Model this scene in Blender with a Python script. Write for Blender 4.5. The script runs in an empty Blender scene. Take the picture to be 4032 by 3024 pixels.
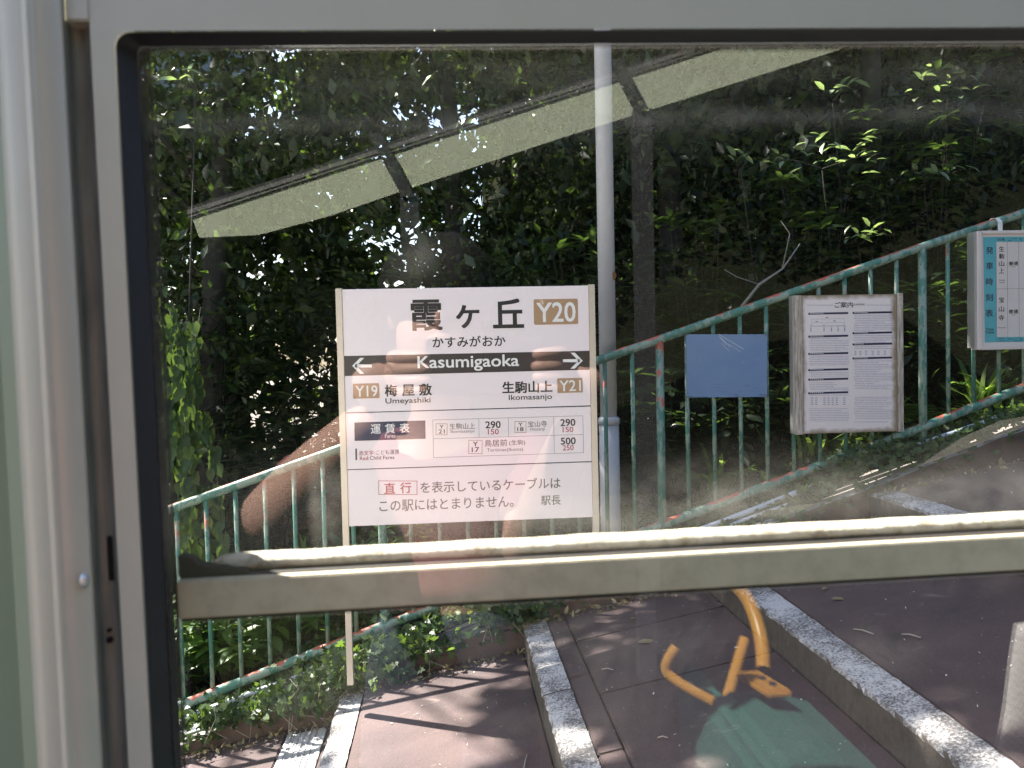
import bpy, bmesh, math, random
import numpy as np
from mathutils import Vector, Matrix
random.seed(7); rng = np.random.default_rng(7)
R = math.radians
S = bpy.context.scene
COL = S.collection
# ------------------------------------------------------------------ camera
CAM = np.array([0., 0., 1.4]); FPX = 3261.; CX, CY = 2016., 1512.
def cam_basis(yaw, pitch, roll):
    y, p, r = R(yaw), R(pitch), R(roll)
    f = np.array([math.sin(y)*math.cos(p), math.cos(y)*math.cos(p), math.sin(p)])
    rt = np.array([math.cos(y), -math.sin(y), 0.]); up = np.cross(rt, f)
    return rt*math.cos(r)+up*math.sin(r), up*math.cos(r)-rt*math.sin(r), f
BR, BU, BF = cam_basis(4.5, -2.0, -1.3)
def ray(x, y): return BF+BR*(x-CX)/FPX-BU*(y-CY)/FPX
def atY(x, y, Y):                       # survey helper: where a sight line meets the upright plane at depth Y
    d = ray(x, y); return CAM+d*(Y/d[1])
cam = bpy.data.cameras.new('camera'); camo = bpy.data.objects.new('camera', cam); COL.objects.link(camo)
M = Matrix((BR, BU, -BF)).transposed().to_4x4(); M.translation = Vector(CAM); camo.matrix_world = M
cam.sensor_width = 36; cam.lens = 36*FPX/4032; cam.clip_start = .003; cam.clip_end = 2000
cam.dof.use_dof = True; cam.dof.focus_distance = 3.4; cam.dof.aperture_fstop = 13.0
S.camera = camo
# ------------------------------------------------------------------ light
SUN_EL, SUN_AZ = R(49.5), R(-41.5)        # light travels along (cos az, sin az) on the ground
TR = np.array([math.cos(SUN_AZ)/math.tan(SUN_EL), math.sin(SUN_AZ)/math.tan(SUN_EL)])
w = bpy.data.worlds.new('World'); S.world = w; w.use_nodes = True
nt = w.node_tree; nt.nodes.clear()
sky = nt.nodes.new('ShaderNodeTexSky'); sky.sky_type = 'NISHITA'; sky.sun_disc = False
sky.sun_elevation = SUN_EL; sky.sun_rotation = math.atan2(-math.cos(SUN_AZ), -math.sin(SUN_AZ))
sky.dust_density = 2.0; sky.air_density = 1.0; sky.ozone_density = 1.0
bg = nt.nodes.new('ShaderNodeBackground'); bg.inputs[1].default_value = .07
wo = nt.nodes.new('ShaderNodeOutputWorld'); nt.links.new(sky.outputs[0], bg.inputs[0]); nt.links.new(bg.outputs[0], wo.inputs[0])
sl = bpy.data.lights.new('sun', 'SUN'); sl.energy = 5.0; sl.angle = R(.53); sl.color = (1, .95, .87)
so = bpy.data.objects.new('sun', sl); COL.objects.link(so)
sd = Vector((math.cos(SUN_AZ)*math.cos(SUN_EL), math.sin(SUN_AZ)*math.cos(SUN_EL), -math.sin(SUN_EL)))
so.rotation_euler = sd.to_track_quat('-Z', 'Y').to_euler(); so.location = (-6, 8, 12)
S.view_settings.view_transform = 'Standard'; S.view_settings.look = 'None'
S.view_settings.exposure = 2.4; S.view_settings.gamma = 1
S.render.engine = 'CYCLES'
try:
    S.cycles.max_bounces = 7; S.cycles.transparent_max_bounces = 12; S.cycles.caustics_reflective = False; S.cycles.caustics_refractive = False
except Exception: pass
# ------------------------------------------------------------------ node helper
class N:
    def __init__(s, name):
        s.m = bpy.data.materials.new(name); s.m.use_nodes = True; s.t = s.m.node_tree; s.t.nodes.clear()
        s.out = s.t.nodes.new('ShaderNodeOutputMaterial')
    def n(s, typ, ins=None, **kw):
        x = s.t.nodes.new('ShaderNode'+typ)
        for k, v in kw.items(): setattr(x, k, v)
        for k, v in (ins or {}).items(): s.put(x.inputs[k], v)
        return x
    def put(s, inp, v):
        if isinstance(v, bpy.types.NodeSocket): s.t.links.new(v, inp)
        elif isinstance(v, (tuple, list)) and len(v) == 3 and inp.type == 'RGBA': inp.default_value = (*v, 1)
        else: inp.default_value = v
    def math(s, op, a, b=0., c=None, clamp=False):
        x = s.t.nodes.new('ShaderNodeMath'); x.operation = op; x.use_clamp = clamp
        s.put(x.inputs[0], a); s.put(x.inputs[1], b)
        if c is not None: s.put(x.inputs[2], c)
        return x.outputs[0]
    def pos(s): return s.n('NewGeometry').outputs['Position']
    def obj(s): return s.n('TexCoord').outputs['Object']
    def mapv(s, v, sc=(1, 1, 1), rot=(0, 0, 0)):
        return s.n('Mapping', {'Vector': v, 'Scale': sc, 'Rotation': rot}).outputs[0]
    def noise(s, v, scale=5., detail=4., rough=.55, dist=0.):
        return s.n('TexNoise', {'Vector': v, 'Scale': scale, 'Detail': detail, 'Roughness': rough, 'Distortion': dist}).outputs[0]
    def ramp(s, f, stops, interp='LINEAR'):
        x = s.n('ValToRGB', {'Fac': f}); x.color_ramp.interpolation = interp; e = x.color_ramp.elements
        while len(e) < len(stops): e.new(.5)
        for i, (p, c) in enumerate(stops):
            e[i].position = p; e[i].color = (*c, 1) if isinstance(c, tuple) else (c, c, c, 1)
        return x.outputs[0]
    def mix(s, f, a, b, blend='MIX'):
        x = s.t.nodes.new('ShaderNodeMix'); x.data_type = 'RGBA'; x.blend_type = blend
        s.put(x.inputs['Factor'], f); s.put(x.inputs[6], a); s.put(x.inputs[7], b); return x.outputs[2]
    def bump(s, h, dist=.002, strength=1.): return s.n('Bump', {'Height': h, 'Distance': dist, 'Strength': strength}).outputs[0]
    def bsdf(s, col, rough=.6, metal=0., normal=None, spec=.5, **kw):
        x = s.n('BsdfPrincipled', {'Base Color': col, 'Roughness': rough, 'Metallic': metal, 'Specular IOR Level': spec})
        if normal is not None: s.put(x.inputs['Normal'], normal)
        for k, v in kw.items(): s.put(x.inputs[k], v)
        return x.outputs[0]
    def done(s, sh): s.t.links.new(sh, s.out.inputs[0]); return s.m
MAT = {}
def simple(name, col, rough=.6, metal=0., var=.12, scale=30., bump=.0004, spec=.5):
    a = N(name); p = a.pos(); f = a.noise(p, scale, 5)
    c = a.mix(f, tuple(x*(1-var) for x in col), tuple(min(1, x*(1+var)) for x in col))
    MAT[name] = a.done(a.bsdf(c, rough, metal, a.bump(f, bump) if bump else None, spec)); return MAT[name]

def leafmat(name, cols, rough=.42, trans=.35, tcol=(.16, .26, .03), spec=.3):
    a = N(name); g = a.n('NewGeometry'); rnd = g.outputs['Random Per Island']
    c = a.ramp(rnd, [(i/(len(cols)-1), x) for i, x in enumerate(cols)])
    c = a.mix(a.noise(g.outputs['Position'], 3., 2), c, a.mix(1., c, (.65, .8, .7), 'MULTIPLY'))
    bk = a.mix(.35, c, (.16, .19, .12))
    c2 = a.mix(g.outputs['Backfacing'], c, bk)
    nb = a.bump(a.noise(g.outputs['Position'], 140., 2), .001, .5)
    s1 = a.bsdf(c2, rough, 0, nb, spec)
    tc = a.mix(rnd, tcol, tuple(x*1.5 for x in tcol))
    s2 = a.n('BsdfTranslucent', {'Color': tc}).outputs[0]
    MAT[name] = a.done(a.n('MixShader', {0: trans, 1: s1, 2: s2}).outputs[0])
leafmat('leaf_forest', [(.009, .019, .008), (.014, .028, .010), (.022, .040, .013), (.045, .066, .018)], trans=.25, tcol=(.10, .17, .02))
leafmat('leaf_dark', [(.006, .013, .008), (.010, .020, .010), (.018, .032, .015)], rough=.34, trans=.25, tcol=(.08, .14, .02))  # shade painted into these leaves, for sky light that nothing here blocks
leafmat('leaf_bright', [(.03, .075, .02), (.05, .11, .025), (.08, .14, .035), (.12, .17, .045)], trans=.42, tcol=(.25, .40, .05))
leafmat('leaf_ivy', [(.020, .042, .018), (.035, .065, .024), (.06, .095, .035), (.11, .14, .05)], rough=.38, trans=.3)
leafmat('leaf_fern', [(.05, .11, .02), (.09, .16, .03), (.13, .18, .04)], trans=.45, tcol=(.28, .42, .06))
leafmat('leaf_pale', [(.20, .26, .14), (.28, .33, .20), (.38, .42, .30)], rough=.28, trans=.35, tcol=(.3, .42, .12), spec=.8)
leafmat('leaf_dry', [(.16, .10, .05), (.28, .20, .11), (.42, .34, .22)], trans=.15, tcol=(.3, .2, .08), rough=.7)
leafmat('leaf_red', [(.28, .07, .04), (.35, .12, .05), (.2, .14, .04)], trans=.3, tcol=(.5, .12, .04))
simple('bark', (.030, .025, .020), .9, var=.5, scale=40, bump=.004)
simple('dead_twig', (.30, .27, .23), .8, var=.3, scale=60, bump=.001)
simple('soil', (.05, .038, .028), .95, var=.5, scale=25, bump=.01)
simple('pole_paint', (.56, .56, .60), .42, var=.05, scale=12, bump=.0004)
simple('conduit', (.52, .54, .60), .45, var=.15, scale=30)
simple('post_metal', (.60, .53, .46), .35, .35, var=.05, scale=20)
simple('panel_back', (.4, .4, .4), .5)
simple('ink_black', (.012, .011, .014), .45, bump=0)
simple('ink_band', (.030, .022, .026), .28, bump=0)
simple('ink_grey', (.11, .10, .11), .45, bump=0)
simple('ink_red', (.42, .045, .07), .45, bump=0)
simple('ink_brown', (.42, .26, .15), .45, bump=0, var=.03)
simple('ink_navy', (.022, .025, .075), .4, bump=0)
simple('ink_bluegrey', (.30, .31, .46), .5, bump=0)
simple('ink_white', (.82, .80, .80), .4, bump=0, var=.01)
simple('rubber', (.014, .014, .017), .55, var=.3, scale=60)
simple('brown_seal', (.022, .018, .017), .6, var=.3, scale=40)
simple('dark_gap', (.01, .01, .01), .9)
simple('grate_metal', (.62, .62, .64), .4, .3, var=.1, scale=50)
simple('yellow_paint', (.60, .30, .05), .32, var=.05)
simple('seat_moquette', (.045, .165, .135), .9, var=.25, scale=300, bump=.001)
simple('shelter_paint', (.62, .68, .50), .5, var=.06, scale=3)
simple('shelter_steel', (.05, .05, .055), .5)
simple('aluminium', (.62, .61, .60), .3, .7, var=.05)
simple('skin', (.52, .31, .24), .5, var=.06, scale=25)
simple('shirt', (.24, .075, .08), .85, var=.1, scale=90)
simple('trousers', (.05, .06, .09), .9)
simple('hair', (.015, .012, .01), .6)
simple('phone_case', (.02, .02, .022), .3)
simple('car_body', (.70, .68, .62), .35, var=.03, scale=4)
simple('dark_moss', (.013, .014, .009), .95, var=.5, scale=6, bump=.01, spec=0.)  # bank soil: missing tree shade put into a near-black colour
simple('ballast', (.010, .009, .009), .9, var=.6, scale=35, bump=.01, spec=.02)  # track stones darkened in their colour, standing in for shade on the bed
simple('ground_gravel', (.14, .12, .10), .95, var=.5, scale=40, bump=.01)
simple('lichen_chip', (.48, .48, .44), .9, var=.15, scale=80)
simple('strap', (.75, .74, .72), .5)
# timber with grain and peeling
a = N('weathered_timber'); p = a.pos(); g = a.noise(a.mapv(p, (60, 60, 4)), 3, 6, .7)
MAT['weathered_timber'] = a.done(a.bsdf(a.ramp(g, [(.3, (.16, .12, .09)), (.5, (.42, .36, .31)), (.7, (.74, .65, .57))]), .85, 0, a.bump(g, .002)))
# interior trim: satin warm grey paint
a = N('trim_paint'); p = a.pos(); g = a.noise(p, 25, 4)
c = a.mix(g, (.58, .53, .43), (.64, .585, .48))
MAT['trim_paint'] = a.done(a.bsdf(c, .38, .15, a.bump(a.noise(p, 900, 2), .0002, .4)))
a = N('trim_channel'); p = a.pos(); g = a.noise(a.mapv(p, (80, 80, 9)), 2, 5)
MAT['trim_channel'] = a.done(a.bsdf(a.ramp(g, [(.35, (.19, .20, .18)), (.65, (.31, .32, .29))]), .45, .1))
a = N('sash_paint'); p = a.pos(); g = a.noise(p, 60, 6, .65)
c = a.mix(a.ramp(g, [(.45, 0.), (.7, 1.)]), (.74, .67, .52), (.60, .54, .41))
MAT['sash_paint'] = a.done(a.bsdf(c, .38, .2, a.bump(g, .0004)))
a = N('sealant'); p = a.pos(); g = a.noise(p, 90, 6, .7)
MAT['sealant'] = a.done(a.bsdf(a.ramp(g, [(.32, (.30, .24, .15)), (.5, (.66, .60, .47)), (.7, (.72, .68, .58))]), .6, 0, a.bump(g, .003)))
# painted fence tube: green paint, pale undercoat, red oxide on top
a = N('fence_paint'); gm = a.n('NewGeometry'); p = gm.outputs['Position']
n1 = a.noise(a.mapv(p, (1, 1, .45)), 26, 6, .7, .6); n2 = a.noise(p, 9, 5, .65); n3 = a.noise(p, 70, 4, .6)
green = a.mix(n3, (.045, .155, .122), (.08, .225, .175))
nz = a.n('SeparateXYZ', {0: gm.outputs['Normal']}).outputs[2]
pale = a.ramp(a.math('ADD', a.math('MULTIPLY', n1, .75), a.math('MULTIPLY', n2, .35)), [(.535, 0.), (.56, 1.)])
red = a.ramp(a.math('ADD', a.math('ADD', a.math('MULTIPLY', n2, .75), a.math('MULTIPLY', n1, .3)), a.math('MULTIPLY', nz, .24)), [(.728, 0.), (.742, 1.)])
c = a.mix(pale, green, a.mix(n3, (.15, .25, .21), (.30, .37, .30)))
c = a.mix(red, c, a.mix(n3, (.36, .075, .045), (.52, .14, .09)))
rust = a.ramp(n3, [(.66, 0.), (.7, 1.)]); c = a.mix(a.math('MULTIPLY', rust, pale), c, (.10, .05, .03))
MAT['fence_paint'] = a.done(a.bsdf(c, .48, 0, a.bump(a.math('SUBTRACT', n1, pale), .0012)))
# paving: red-brown cement with wear, seams of grit
a = N('paving'); p = a.pos(); n1 = a.noise(p, 2.2, 6, .6); n2 = a.noise(p, 60, 5, .7); n3 = a.noise(p, 320, 3, .7)
n4 = a.noise(a.mapv(p, (1, 6, 1), (0, 0, .5)), 9, 5, .7)
c = a.ramp(n1, [(.3, (.046, .030, .031)), (.5, (.078, .050, .050)), (.72, (.125, .080, .076))])
c = a.mix(a.math('MULTIPLY', n4, .5), c, (.075, .052, .055))
c = a.mix(a.ramp(n3, [(.62, 0.), (.70, 1.)]), c, (.25, .19, .18))
c = a.mix(a.ramp(n2, [(.66, 0.), (.72, 1.)]), c, (.22, .19, .19))
c = a.mix(a.ramp(n2, [(.26, 1.), (.36, 0.)]), c, (.04, .03, .028))
n6 = a.noise(p, 13, 7, .75, .8); c = a.mix(a.ramp(n6, [(.70, 0.), (.74, .8)]), c, (.33, .33, .36)); n5 = a.noise(p, 5.5, 6, .7, 1.2); c = a.mix(a.ramp(n5, [(.58, 0.), (.66, .7)]), c, (.055, .045, .038)); c = a.mix(a.ramp(n5, [(.30, .55), (.38, 0.)]), c, (.20, .15, .135))
MAT['paving'] = a.done(a.bsdf(c, .85, 0, a.bump(a.math('ADD', n2, a.math('MULTIPLY', n3, .4)), .0035)))
# kerb: concrete with worn white paint
a = N('kerb_paint'); p = a.pos(); n1 = a.noise(p, 6, 6, .65); n2 = a.noise(p, 120, 5, .75); n3 = a.noise(p, 45, 5, .7)
conc = a.mix(n2, (.06, .055, .055), (.20, .185, .185))
wh = a.ramp(a.math('ADD', a.math('MULTIPLY', n2, .55), a.math('MULTIPLY', n1, .5)), [(.47, 0.), (.58, 1.)])
c = a.mix(a.math('MULTIPLY', wh, .9), conc, (.66, .64, .64))
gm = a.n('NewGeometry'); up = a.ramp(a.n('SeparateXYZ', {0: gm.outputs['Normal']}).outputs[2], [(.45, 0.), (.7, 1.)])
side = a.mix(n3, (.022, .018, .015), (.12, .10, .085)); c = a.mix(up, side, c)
n1 = n1
MAT['kerb_paint'] = a.done(a.bsdf(c, .85, 0, a.bump(a.math('ADD', n2, n3), .005)))
a = N('concrete_dark'); p = a.pos(); n1 = a.noise(p, 18, 6, .7)
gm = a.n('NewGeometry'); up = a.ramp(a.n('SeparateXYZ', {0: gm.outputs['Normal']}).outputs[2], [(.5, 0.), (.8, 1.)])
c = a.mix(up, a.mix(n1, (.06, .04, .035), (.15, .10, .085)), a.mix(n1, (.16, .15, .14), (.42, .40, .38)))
MAT['concrete_dark'] = a.done(a.bsdf(c, .9, 0, a.bump(n1, .006)))
# station sign sheet
a = N('sign_white'); p = a.pos(); n1 = a.noise(p, 3, 3)
MAT['sign_white'] = a.done(a.bsdf(a.mix(n1, (.87, .765, .79), (.89, .80, .825)), .25))  # pink of the reflected shirt put into the white sheet's colour
a = N('notice_paper'); o = a.obj(); n1 = a.noise(o, 12, 6, .65); sx = a.n('SeparateXYZ', {0: o})
ex = a.math('ABSOLUTE', sx.outputs[0]); ez = a.math('ABSOLUTE', sx.outputs[2])
ed = a.math('MAXIMUM', a.math('ADD', ex, .094), ez)
e = a.ramp(a.math('ADD', ed, a.math('MULTIPLY', n1, .05)), [(.317, 0.), (.338, 1.)])
c = a.mix(e, a.mix(n1, (.80, .70, .69), (.88, .78, .77)), (.30, .22, .15))
MAT['notice_paper'] = a.done(a.bsdf(c, .5))
a = N('faded_blue'); o = a.obj(); n1 = a.noise(o, 9, 5, .6); n2 = a.noise(a.mapv(o, (1, 1, 7)), 14, 6, .75); sz = a.n('SeparateXYZ', {0: o}).outputs[2]
c = a.mix(n1, (.13, .215, .39), (.185, .28, .46))
c = a.mix(a.ramp(a.math('SUBTRACT', n2, a.math('MULTIPLY', sz, 1.1)), [(.68, 0.), (.74, .6)]), c, (.05, .07, .13))
c = a.mix(a.ramp(a.noise(o, 22, 5, .7), [(.62, 0.), (.75, .5)]), c, (.35, .42, .55))
MAT['faded_blue'] = a.done(a.bsdf(c, .5))
a = N('timetable_blue'); o = a.pos(); n1 = a.noise(o, 14, 5, .6)
MAT['timetable_blue'] = a.done(a.bsdf(a.mix(n1, (.06, .35, .42), (.12, .45, .50)), .4))
a = N('timetable_paper'); o = a.pos(); n1 = a.noise(o, 9, 5, .6)
MAT['timetable_paper'] = a.done(a.bsdf(a.mix(n1, (.66, .58, .55), (.76, .68, .66)), .35))
# pole with galvanised bloom and rust round the joint
a = N('woven_cloth'); o = a.obj(); v = a.n('TexChecker', {'Vector': a.mapv(o, (1, 1, 1)), 'Scale': 150.}).outputs[1]
MAT['woven_cloth'] = a.done(a.bsdf(a.mix(v, (.56, .53, .51), (.74, .70, .68)), .9))
# window glass: clear, weakly reflecting, with wiped-on dust
def glass(name, dust):
    a = N(name); g = a.n('NewGeometry'); p = g.outputs['Position']; s = a.n('SeparateXYZ', {0: p}); X, Z = s.outputs[0], s.outputs[2]
    fc = a.n('LayerWeight', {'Blend': .5}).outputs[1]; fr = a.math('ADD', .048, a.math('MULTIPLY', a.math('POWER', fc, 5.), .9))
    tr = a.n('BsdfTransparent', {'Color': (.97, .975, .96)}).outputs[0]
    gl = a.n('BsdfGlossy', {'Color': (1, 1, 1), 'Roughness': 0.0}).outputs[0]
    base = a.n('MixShader', {0: fr, 1: tr, 2: gl}).outputs[0]
    tot = None
    zz = a.math('SUBTRACT', Z, a.math('MULTIPLY', X, .0125))
    for (zc, wd, amt, sc, lo, hi, xlo, xhi) in dust:
        wob = a.math('MULTIPLY', a.math('SUBTRACT', a.noise(a.mapv(p, (1, 1, 1)), 7, 3), .5), wd*1.2)
        d = a.math('DIVIDE', a.math('ADD', a.math('SUBTRACT', zz, zc), wob), wd)
        gz = a.math('EXPONENT', a.math('MULTIPLY', a.math('MULTIPLY', d, d), -1.))
        nn = a.ramp(a.noise(a.mapv(p, sc), 10, 7, .72, .4), [(lo, 0.), (hi, 1.)])
        mk = a.math('MULTIPLY', gz, nn)
        if xlo is not None:
            mk = a.math('MULTIPLY', mk, a.n('MapRange', {'Value': X, 'From Min': xlo, 'From Max': xhi}).outputs[0])
        v = a.math('MULTIPLY', mk, amt); tot = v if tot is None else a.math('ADD', tot, v)
    fine = a.math('MULTIPLY', a.ramp(a.noise(p, 420, 2, .6), [(.72, 0.), (.78, 1.)]), .03)
    tot = a.math('ADD', a.math('ADD', tot, fine), .0006, clamp=True)
    df = a.n('BsdfDiffuse', {'Color': (.8, .77, .70)}).outputs[0]; tl = a.n('BsdfTranslucent', {'Color': (.8, .77, .70)}).outputs[0]
    du = a.n('MixShader', {0: .6, 1: df, 2: tl}).outputs[0]
    MAT[name] = a.done(a.n('MixShader', {0: tot, 1: base, 2: du}).outputs[0])
glass('glass_upper', [(1.5363, .006, .17, (1.3, 1, 3.0), .33, .70, None, None), (1.563, .011, .12, (.5, 1, 3), .34, .66, None, None),
                      (1.549, .028, .05, (1, 1, 1), .3, .7, None, None),
                      (1.307, .020, .055, (1.2, 1, 1.6), .34, .66, None, None), (1.303, .011, .025, (1, 1, 2), .3, .6, .0, .08), (1.318, .026, .08, (1.5, 1, 1.5), .42, .66, -.02, -.12)])
glass('glass_lower', [(1.20, .05, .03, (1, 1, 1), .5, .8, None, None)])
# ------------------------------------------------------------------ mesh helpers
def tag(o, label=None, cat=None, group=None, kind=None):
    if label: o['label'] = label
    if cat: o['category'] = cat
    if group: o['group'] = group
    if kind: o['kind'] = kind
    return o
def empty(name, loc, rot=(0, 0, 0), **kw):
    o = bpy.data.objects.new(name, None); COL.objects.link(o); o.location = loc; o.rotation_euler = rot; o.empty_display_size = .1
    return tag(o, **kw)
class MB:
    def __init__(s): s.b = bmesh.new()
    def hexa(s, P):                        # 8 points: bottom 4 ccw, top 4 ccw
        v = [s.b.verts.new(p) for p in P]
        for f in ((3, 2, 1, 0), (4, 5, 6, 7), (0, 1, 5, 4), (1, 2, 6, 5), (2, 3, 7, 6), (3, 0, 4, 7)): s.b.faces.new([v[i] for i in f])
        return s
    def box(s, x0, x1, y0, y1, z0, z1, sl=0.):  # sl: z slope along x
        q = lambda x, z: z+sl*x
        return s.hexa([(x0, y0, q(x0, z0)), (x1, y0, q(x1, z0)), (x1, y1, q(x1, z0)), (x0, y1, q(x0, z0)),
                       (x0, y0, q(x0, z1)), (x1, y0, q(x1, z1)), (x1, y1, q(x1, z1)), (x0, y1, q(x0, z1))])
    def tube(s, pts, r, seg=12, caps=True):
        pts = [Vector(p) for p in pts]; rs = r if isinstance(r, (list, tuple)) else [r]*len(pts); rings = []
        prev = None
        for i, p in enumerate(pts):
            t = ((pts[min(i+1, len(pts)-1)]-pts[max(i-1, 0)])).normalized()
            u = (Vector((0, 0, 1)) if abs(t.z) < .9 else Vector((0, 1, 0))) if prev is None else prev
            u = (u-t*u.dot(t)).normalized(); prev = u; v = t.cross(u)
            rings.append([s.b.verts.new(p+(u*math.cos(2*math.pi*k/seg)+v*math.sin(2*math.pi*k/seg))*rs[i]) for k in range(seg)])
        for a_, b_ in zip(rings, rings[1:]):
            for k in range(seg): s.b.faces.new([a_[k], a_[(k+1) % seg], b_[(k+1) % seg], b_[k]]).smooth = True
        if caps: s.b.faces.new(rings[0][::-1]); s.b.faces.new(rings[-1])
        return s
    def poly(s, pts):
        s.b.faces.new([s.b.verts.new(p) for p in pts]); return s
    def prism(s, pts, d):                  # polygon extruded by vector d
        a_ = [s.b.verts.new(p) for p in pts]; b_ = [s.b.verts.new(Vector(p)+Vector(d)) for p in pts]; n = len(pts)
        s.b.faces.new(a_); s.b.faces.new(b_[::-1])
        for i in range(n): s.b.faces.new([a_[i], b_[i], b_[(i+1) % n], a_[(i+1) % n]])
        return s
    def build(s, name, mat, parent=None, bevel=0., seg=2, off=None, smooth=False, noise=0.):
        if bevel:
            bmesh.ops.bevel(s.b, geom=[e for e in s.b.edges], offset=bevel, segments=seg, affect='EDGES', clamp_overlap=True)
        bmesh.ops.recalc_face_normals(s.b, faces=s.b.faces)
        if off is not None: bmesh.ops.translate(s.b, verts=s.b.verts, vec=[-c for c in off])
        me = bpy.data.meshes.new(name); s.b.to_mesh(me); s.b.free()
        if smooth:
            for p_ in me.polygons: p_.use_smooth = True
        me.materials.append(MAT[mat]); o = bpy.data.objects.new(name, me); COL.objects.link(o)
        if parent is not None: o.parent = parent
        return o
def meshobj(name, V, F, mat, parent=None, smooth=False):
    me = bpy.data.meshes.new(name); me.from_pydata([tuple(v) for v in V], [], F); me.update()
    if smooth:
        for p_ in me.polygons: p_.use_smooth = True
    me.materials.append(MAT[mat]); o = bpy.data.objects.new(name, me); COL.objects.link(o)
    if parent is not None: o.parent = parent
    return o
# ------------------------------------------------------------------ STRUCTURE: platform, ground, hill
SL, PITCH, RISE = .19, .765, .248
def nose(x): return .167+.325*x
g = MB(); g.poly([(-400, -400, -3.2), (400, -400, -3.2), (400, 400, -3.2), (-400, 400, -3.2)]); tag(g.build('ground', 'ground_gravel'), kind='structure')
# track bed below the cable car and the slope it climbs
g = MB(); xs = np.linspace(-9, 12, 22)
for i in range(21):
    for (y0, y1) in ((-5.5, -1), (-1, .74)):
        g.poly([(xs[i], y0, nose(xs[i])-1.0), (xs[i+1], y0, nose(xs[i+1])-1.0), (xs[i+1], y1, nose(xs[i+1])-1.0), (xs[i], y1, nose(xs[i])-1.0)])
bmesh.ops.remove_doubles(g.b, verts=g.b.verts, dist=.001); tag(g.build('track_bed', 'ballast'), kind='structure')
joints_y = {0: [1.9], 1: [2.72], 2: [1.35, 2.98], 3: [1.62, 2.42], 4: [1.7, 2.9]}
for i in range(-3, 6):
    X0 = .295+PITCH*(i-1); zn = nose(X0)
    st = tag(empty('platform_step', (X0, 3.4, zn)), kind='structure')
    def q(x): return zn+SL*(x-X0)
    off = (X0, 3.4, zn)
    Y0, Y1 = .74, 3.46
    js = sorted(joints_y.get(i, [1.8, 2.7])); gp = .004
    base = MB(); base.hexa([(X0+.012, Y0, zn-1.1), (X0+PITCH, Y0, zn-1.1), (X0+PITCH, Y1, zn-1.1), (X0+.012, Y1, zn-1.1),
                            (X0+.012, Y0, q(X0+.012)-.07), (X0+PITCH, Y0, q(X0+PITCH)-.07), (X0+PITCH, Y1, q(X0+PITCH)-.07), (X0+.012, Y1, q(X0+.012)-.07)])
    base.build('step_core', 'concrete_dark', st, off=off)
    def slab(name, xa, xb, ya, yb, mat, dz=0., bev=.004):
        m = MB(); nx, ny = max(1, int((xb-xa)/.05)), max(1, int((yb-ya)/.08))
        m.hexa([(xa, ya, q(xa)-.085), (xb, ya, q(xb)-.085), (xb, yb, q(xb)-.085), (xa, yb, q(xa)-.085),
                (xa, ya, q(xa)+dz), (xb, ya, q(xb)+dz), (xb, yb, q(xb)+dz), (xa, yb, q(xa)+dz)])
        return m.build(name, mat, st, bevel=bev, seg=2, off=off)
    ys = [Y0]+js+[Y1]
    # kerb stones: rough, chipped blocks
    kw = .098 if i != 0 else .10
    for a_, b_ in zip(ys, ys[1:]):
        m = MB(); n = max(2, int((b_-a_)/.02)); prof = [(0, -.15), (0, -.008), (.007, 0), (kw*.33, .0015), (kw*.66, .001), (kw-.003, 0), (kw-.003, -.15)]
        rings = []
        for k in range(n+1):
            y = a_+.003+(b_-a_-.006)*k/n; e = .35 if k in (0, n) else 0
            ch = (random.random()-.5)*.006+(random.random() < .10)*-.004
            rings.append([m.b.verts.new((X0+u+(ch if j in (1, 2) else 0)+(random.random()-.5)*.002, y, q(X0+u)+v+((random.random()-.6)*.004 if j in (1, 2, 5) else (random.random()-.5)*.0016)-(e*.01 if j in (1, 2, 3, 4, 5) else 0))) for j, (u, v) in enumerate(prof)])
        for r1, r2 in zip(rings, rings[1:]):
            for j in range(len(prof)-1): m.b.faces.new([r1[j], r1[j+1], r2[j+1], r2[j]])
        m.b.faces.new(rings[0]); m.b.faces.new(rings[-1][::-1])
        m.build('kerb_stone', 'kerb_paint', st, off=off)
    xs_ = {0: [X0+kw, X0+PITCH], -1: [X0+kw, -.69, -.518, X0+PITCH], 1: [X0+kw, X0+.175, X0+PITCH]}.get(i, [X0+kw, X0+PITCH])
    for k, (xa, xb) in enumerate(zip(xs_, xs_[1:])):
        if i == -1 and k == 1: continue
        yj = [Y0, 2.25, 2.80, Y1] if (i == 1 and k == 0) else ([Y0, 1.75, 2.62, 3.12, Y1] if i == 1 else ys)
        for a_, b_ in zip(yj, yj[1:]):
            slab('paving_slab', xa+.002, xb-.003, a_+.0025, b_-.0025, 'paving', dz=-.0015+(random.random()-.5)*.003)
# drain grate let into the lower step
X0 = -.47-PITCH; zn = nose(X0)
gr = empty('drain_grate', (-.60, 3.42, zn+SL*(-.6-X0)), label='white metal drain grate with rows of slots across the lowest visible step', cat='drain grate')
qz = lambda x: SL*(x+.60)
for (xa, xb) in ((-.686, -.664), (-.541, -.521)):
    m = MB(); m.box(xa+.60, xb+.60, -2.0, 0, -.02, .0, SL); m.build('rim', 'grate_metal', gr, bevel=.002)
for k in range(5):
    xa = -.0585+k*.0235
    m = MB(); m.box(xa-.0021, xa+.0021, -2.0, 0, -.012, -.001, SL); m.build('bearing_bar', 'grate_metal', gr)
m = MB()
for k in range(150):
    y = -2.0+.0132*k
    m.box(-.062, .058, y, y+.0066, -.010, -.0035, SL)
tag(m.build('cross_bars', 'grate_metal', gr), kind='stuff')
m = MB(); m.box(-.08, .075, -2.0, 0, -.06, -.045, SL); m.build('channel_floor', 'dark_gap', gr)
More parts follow.
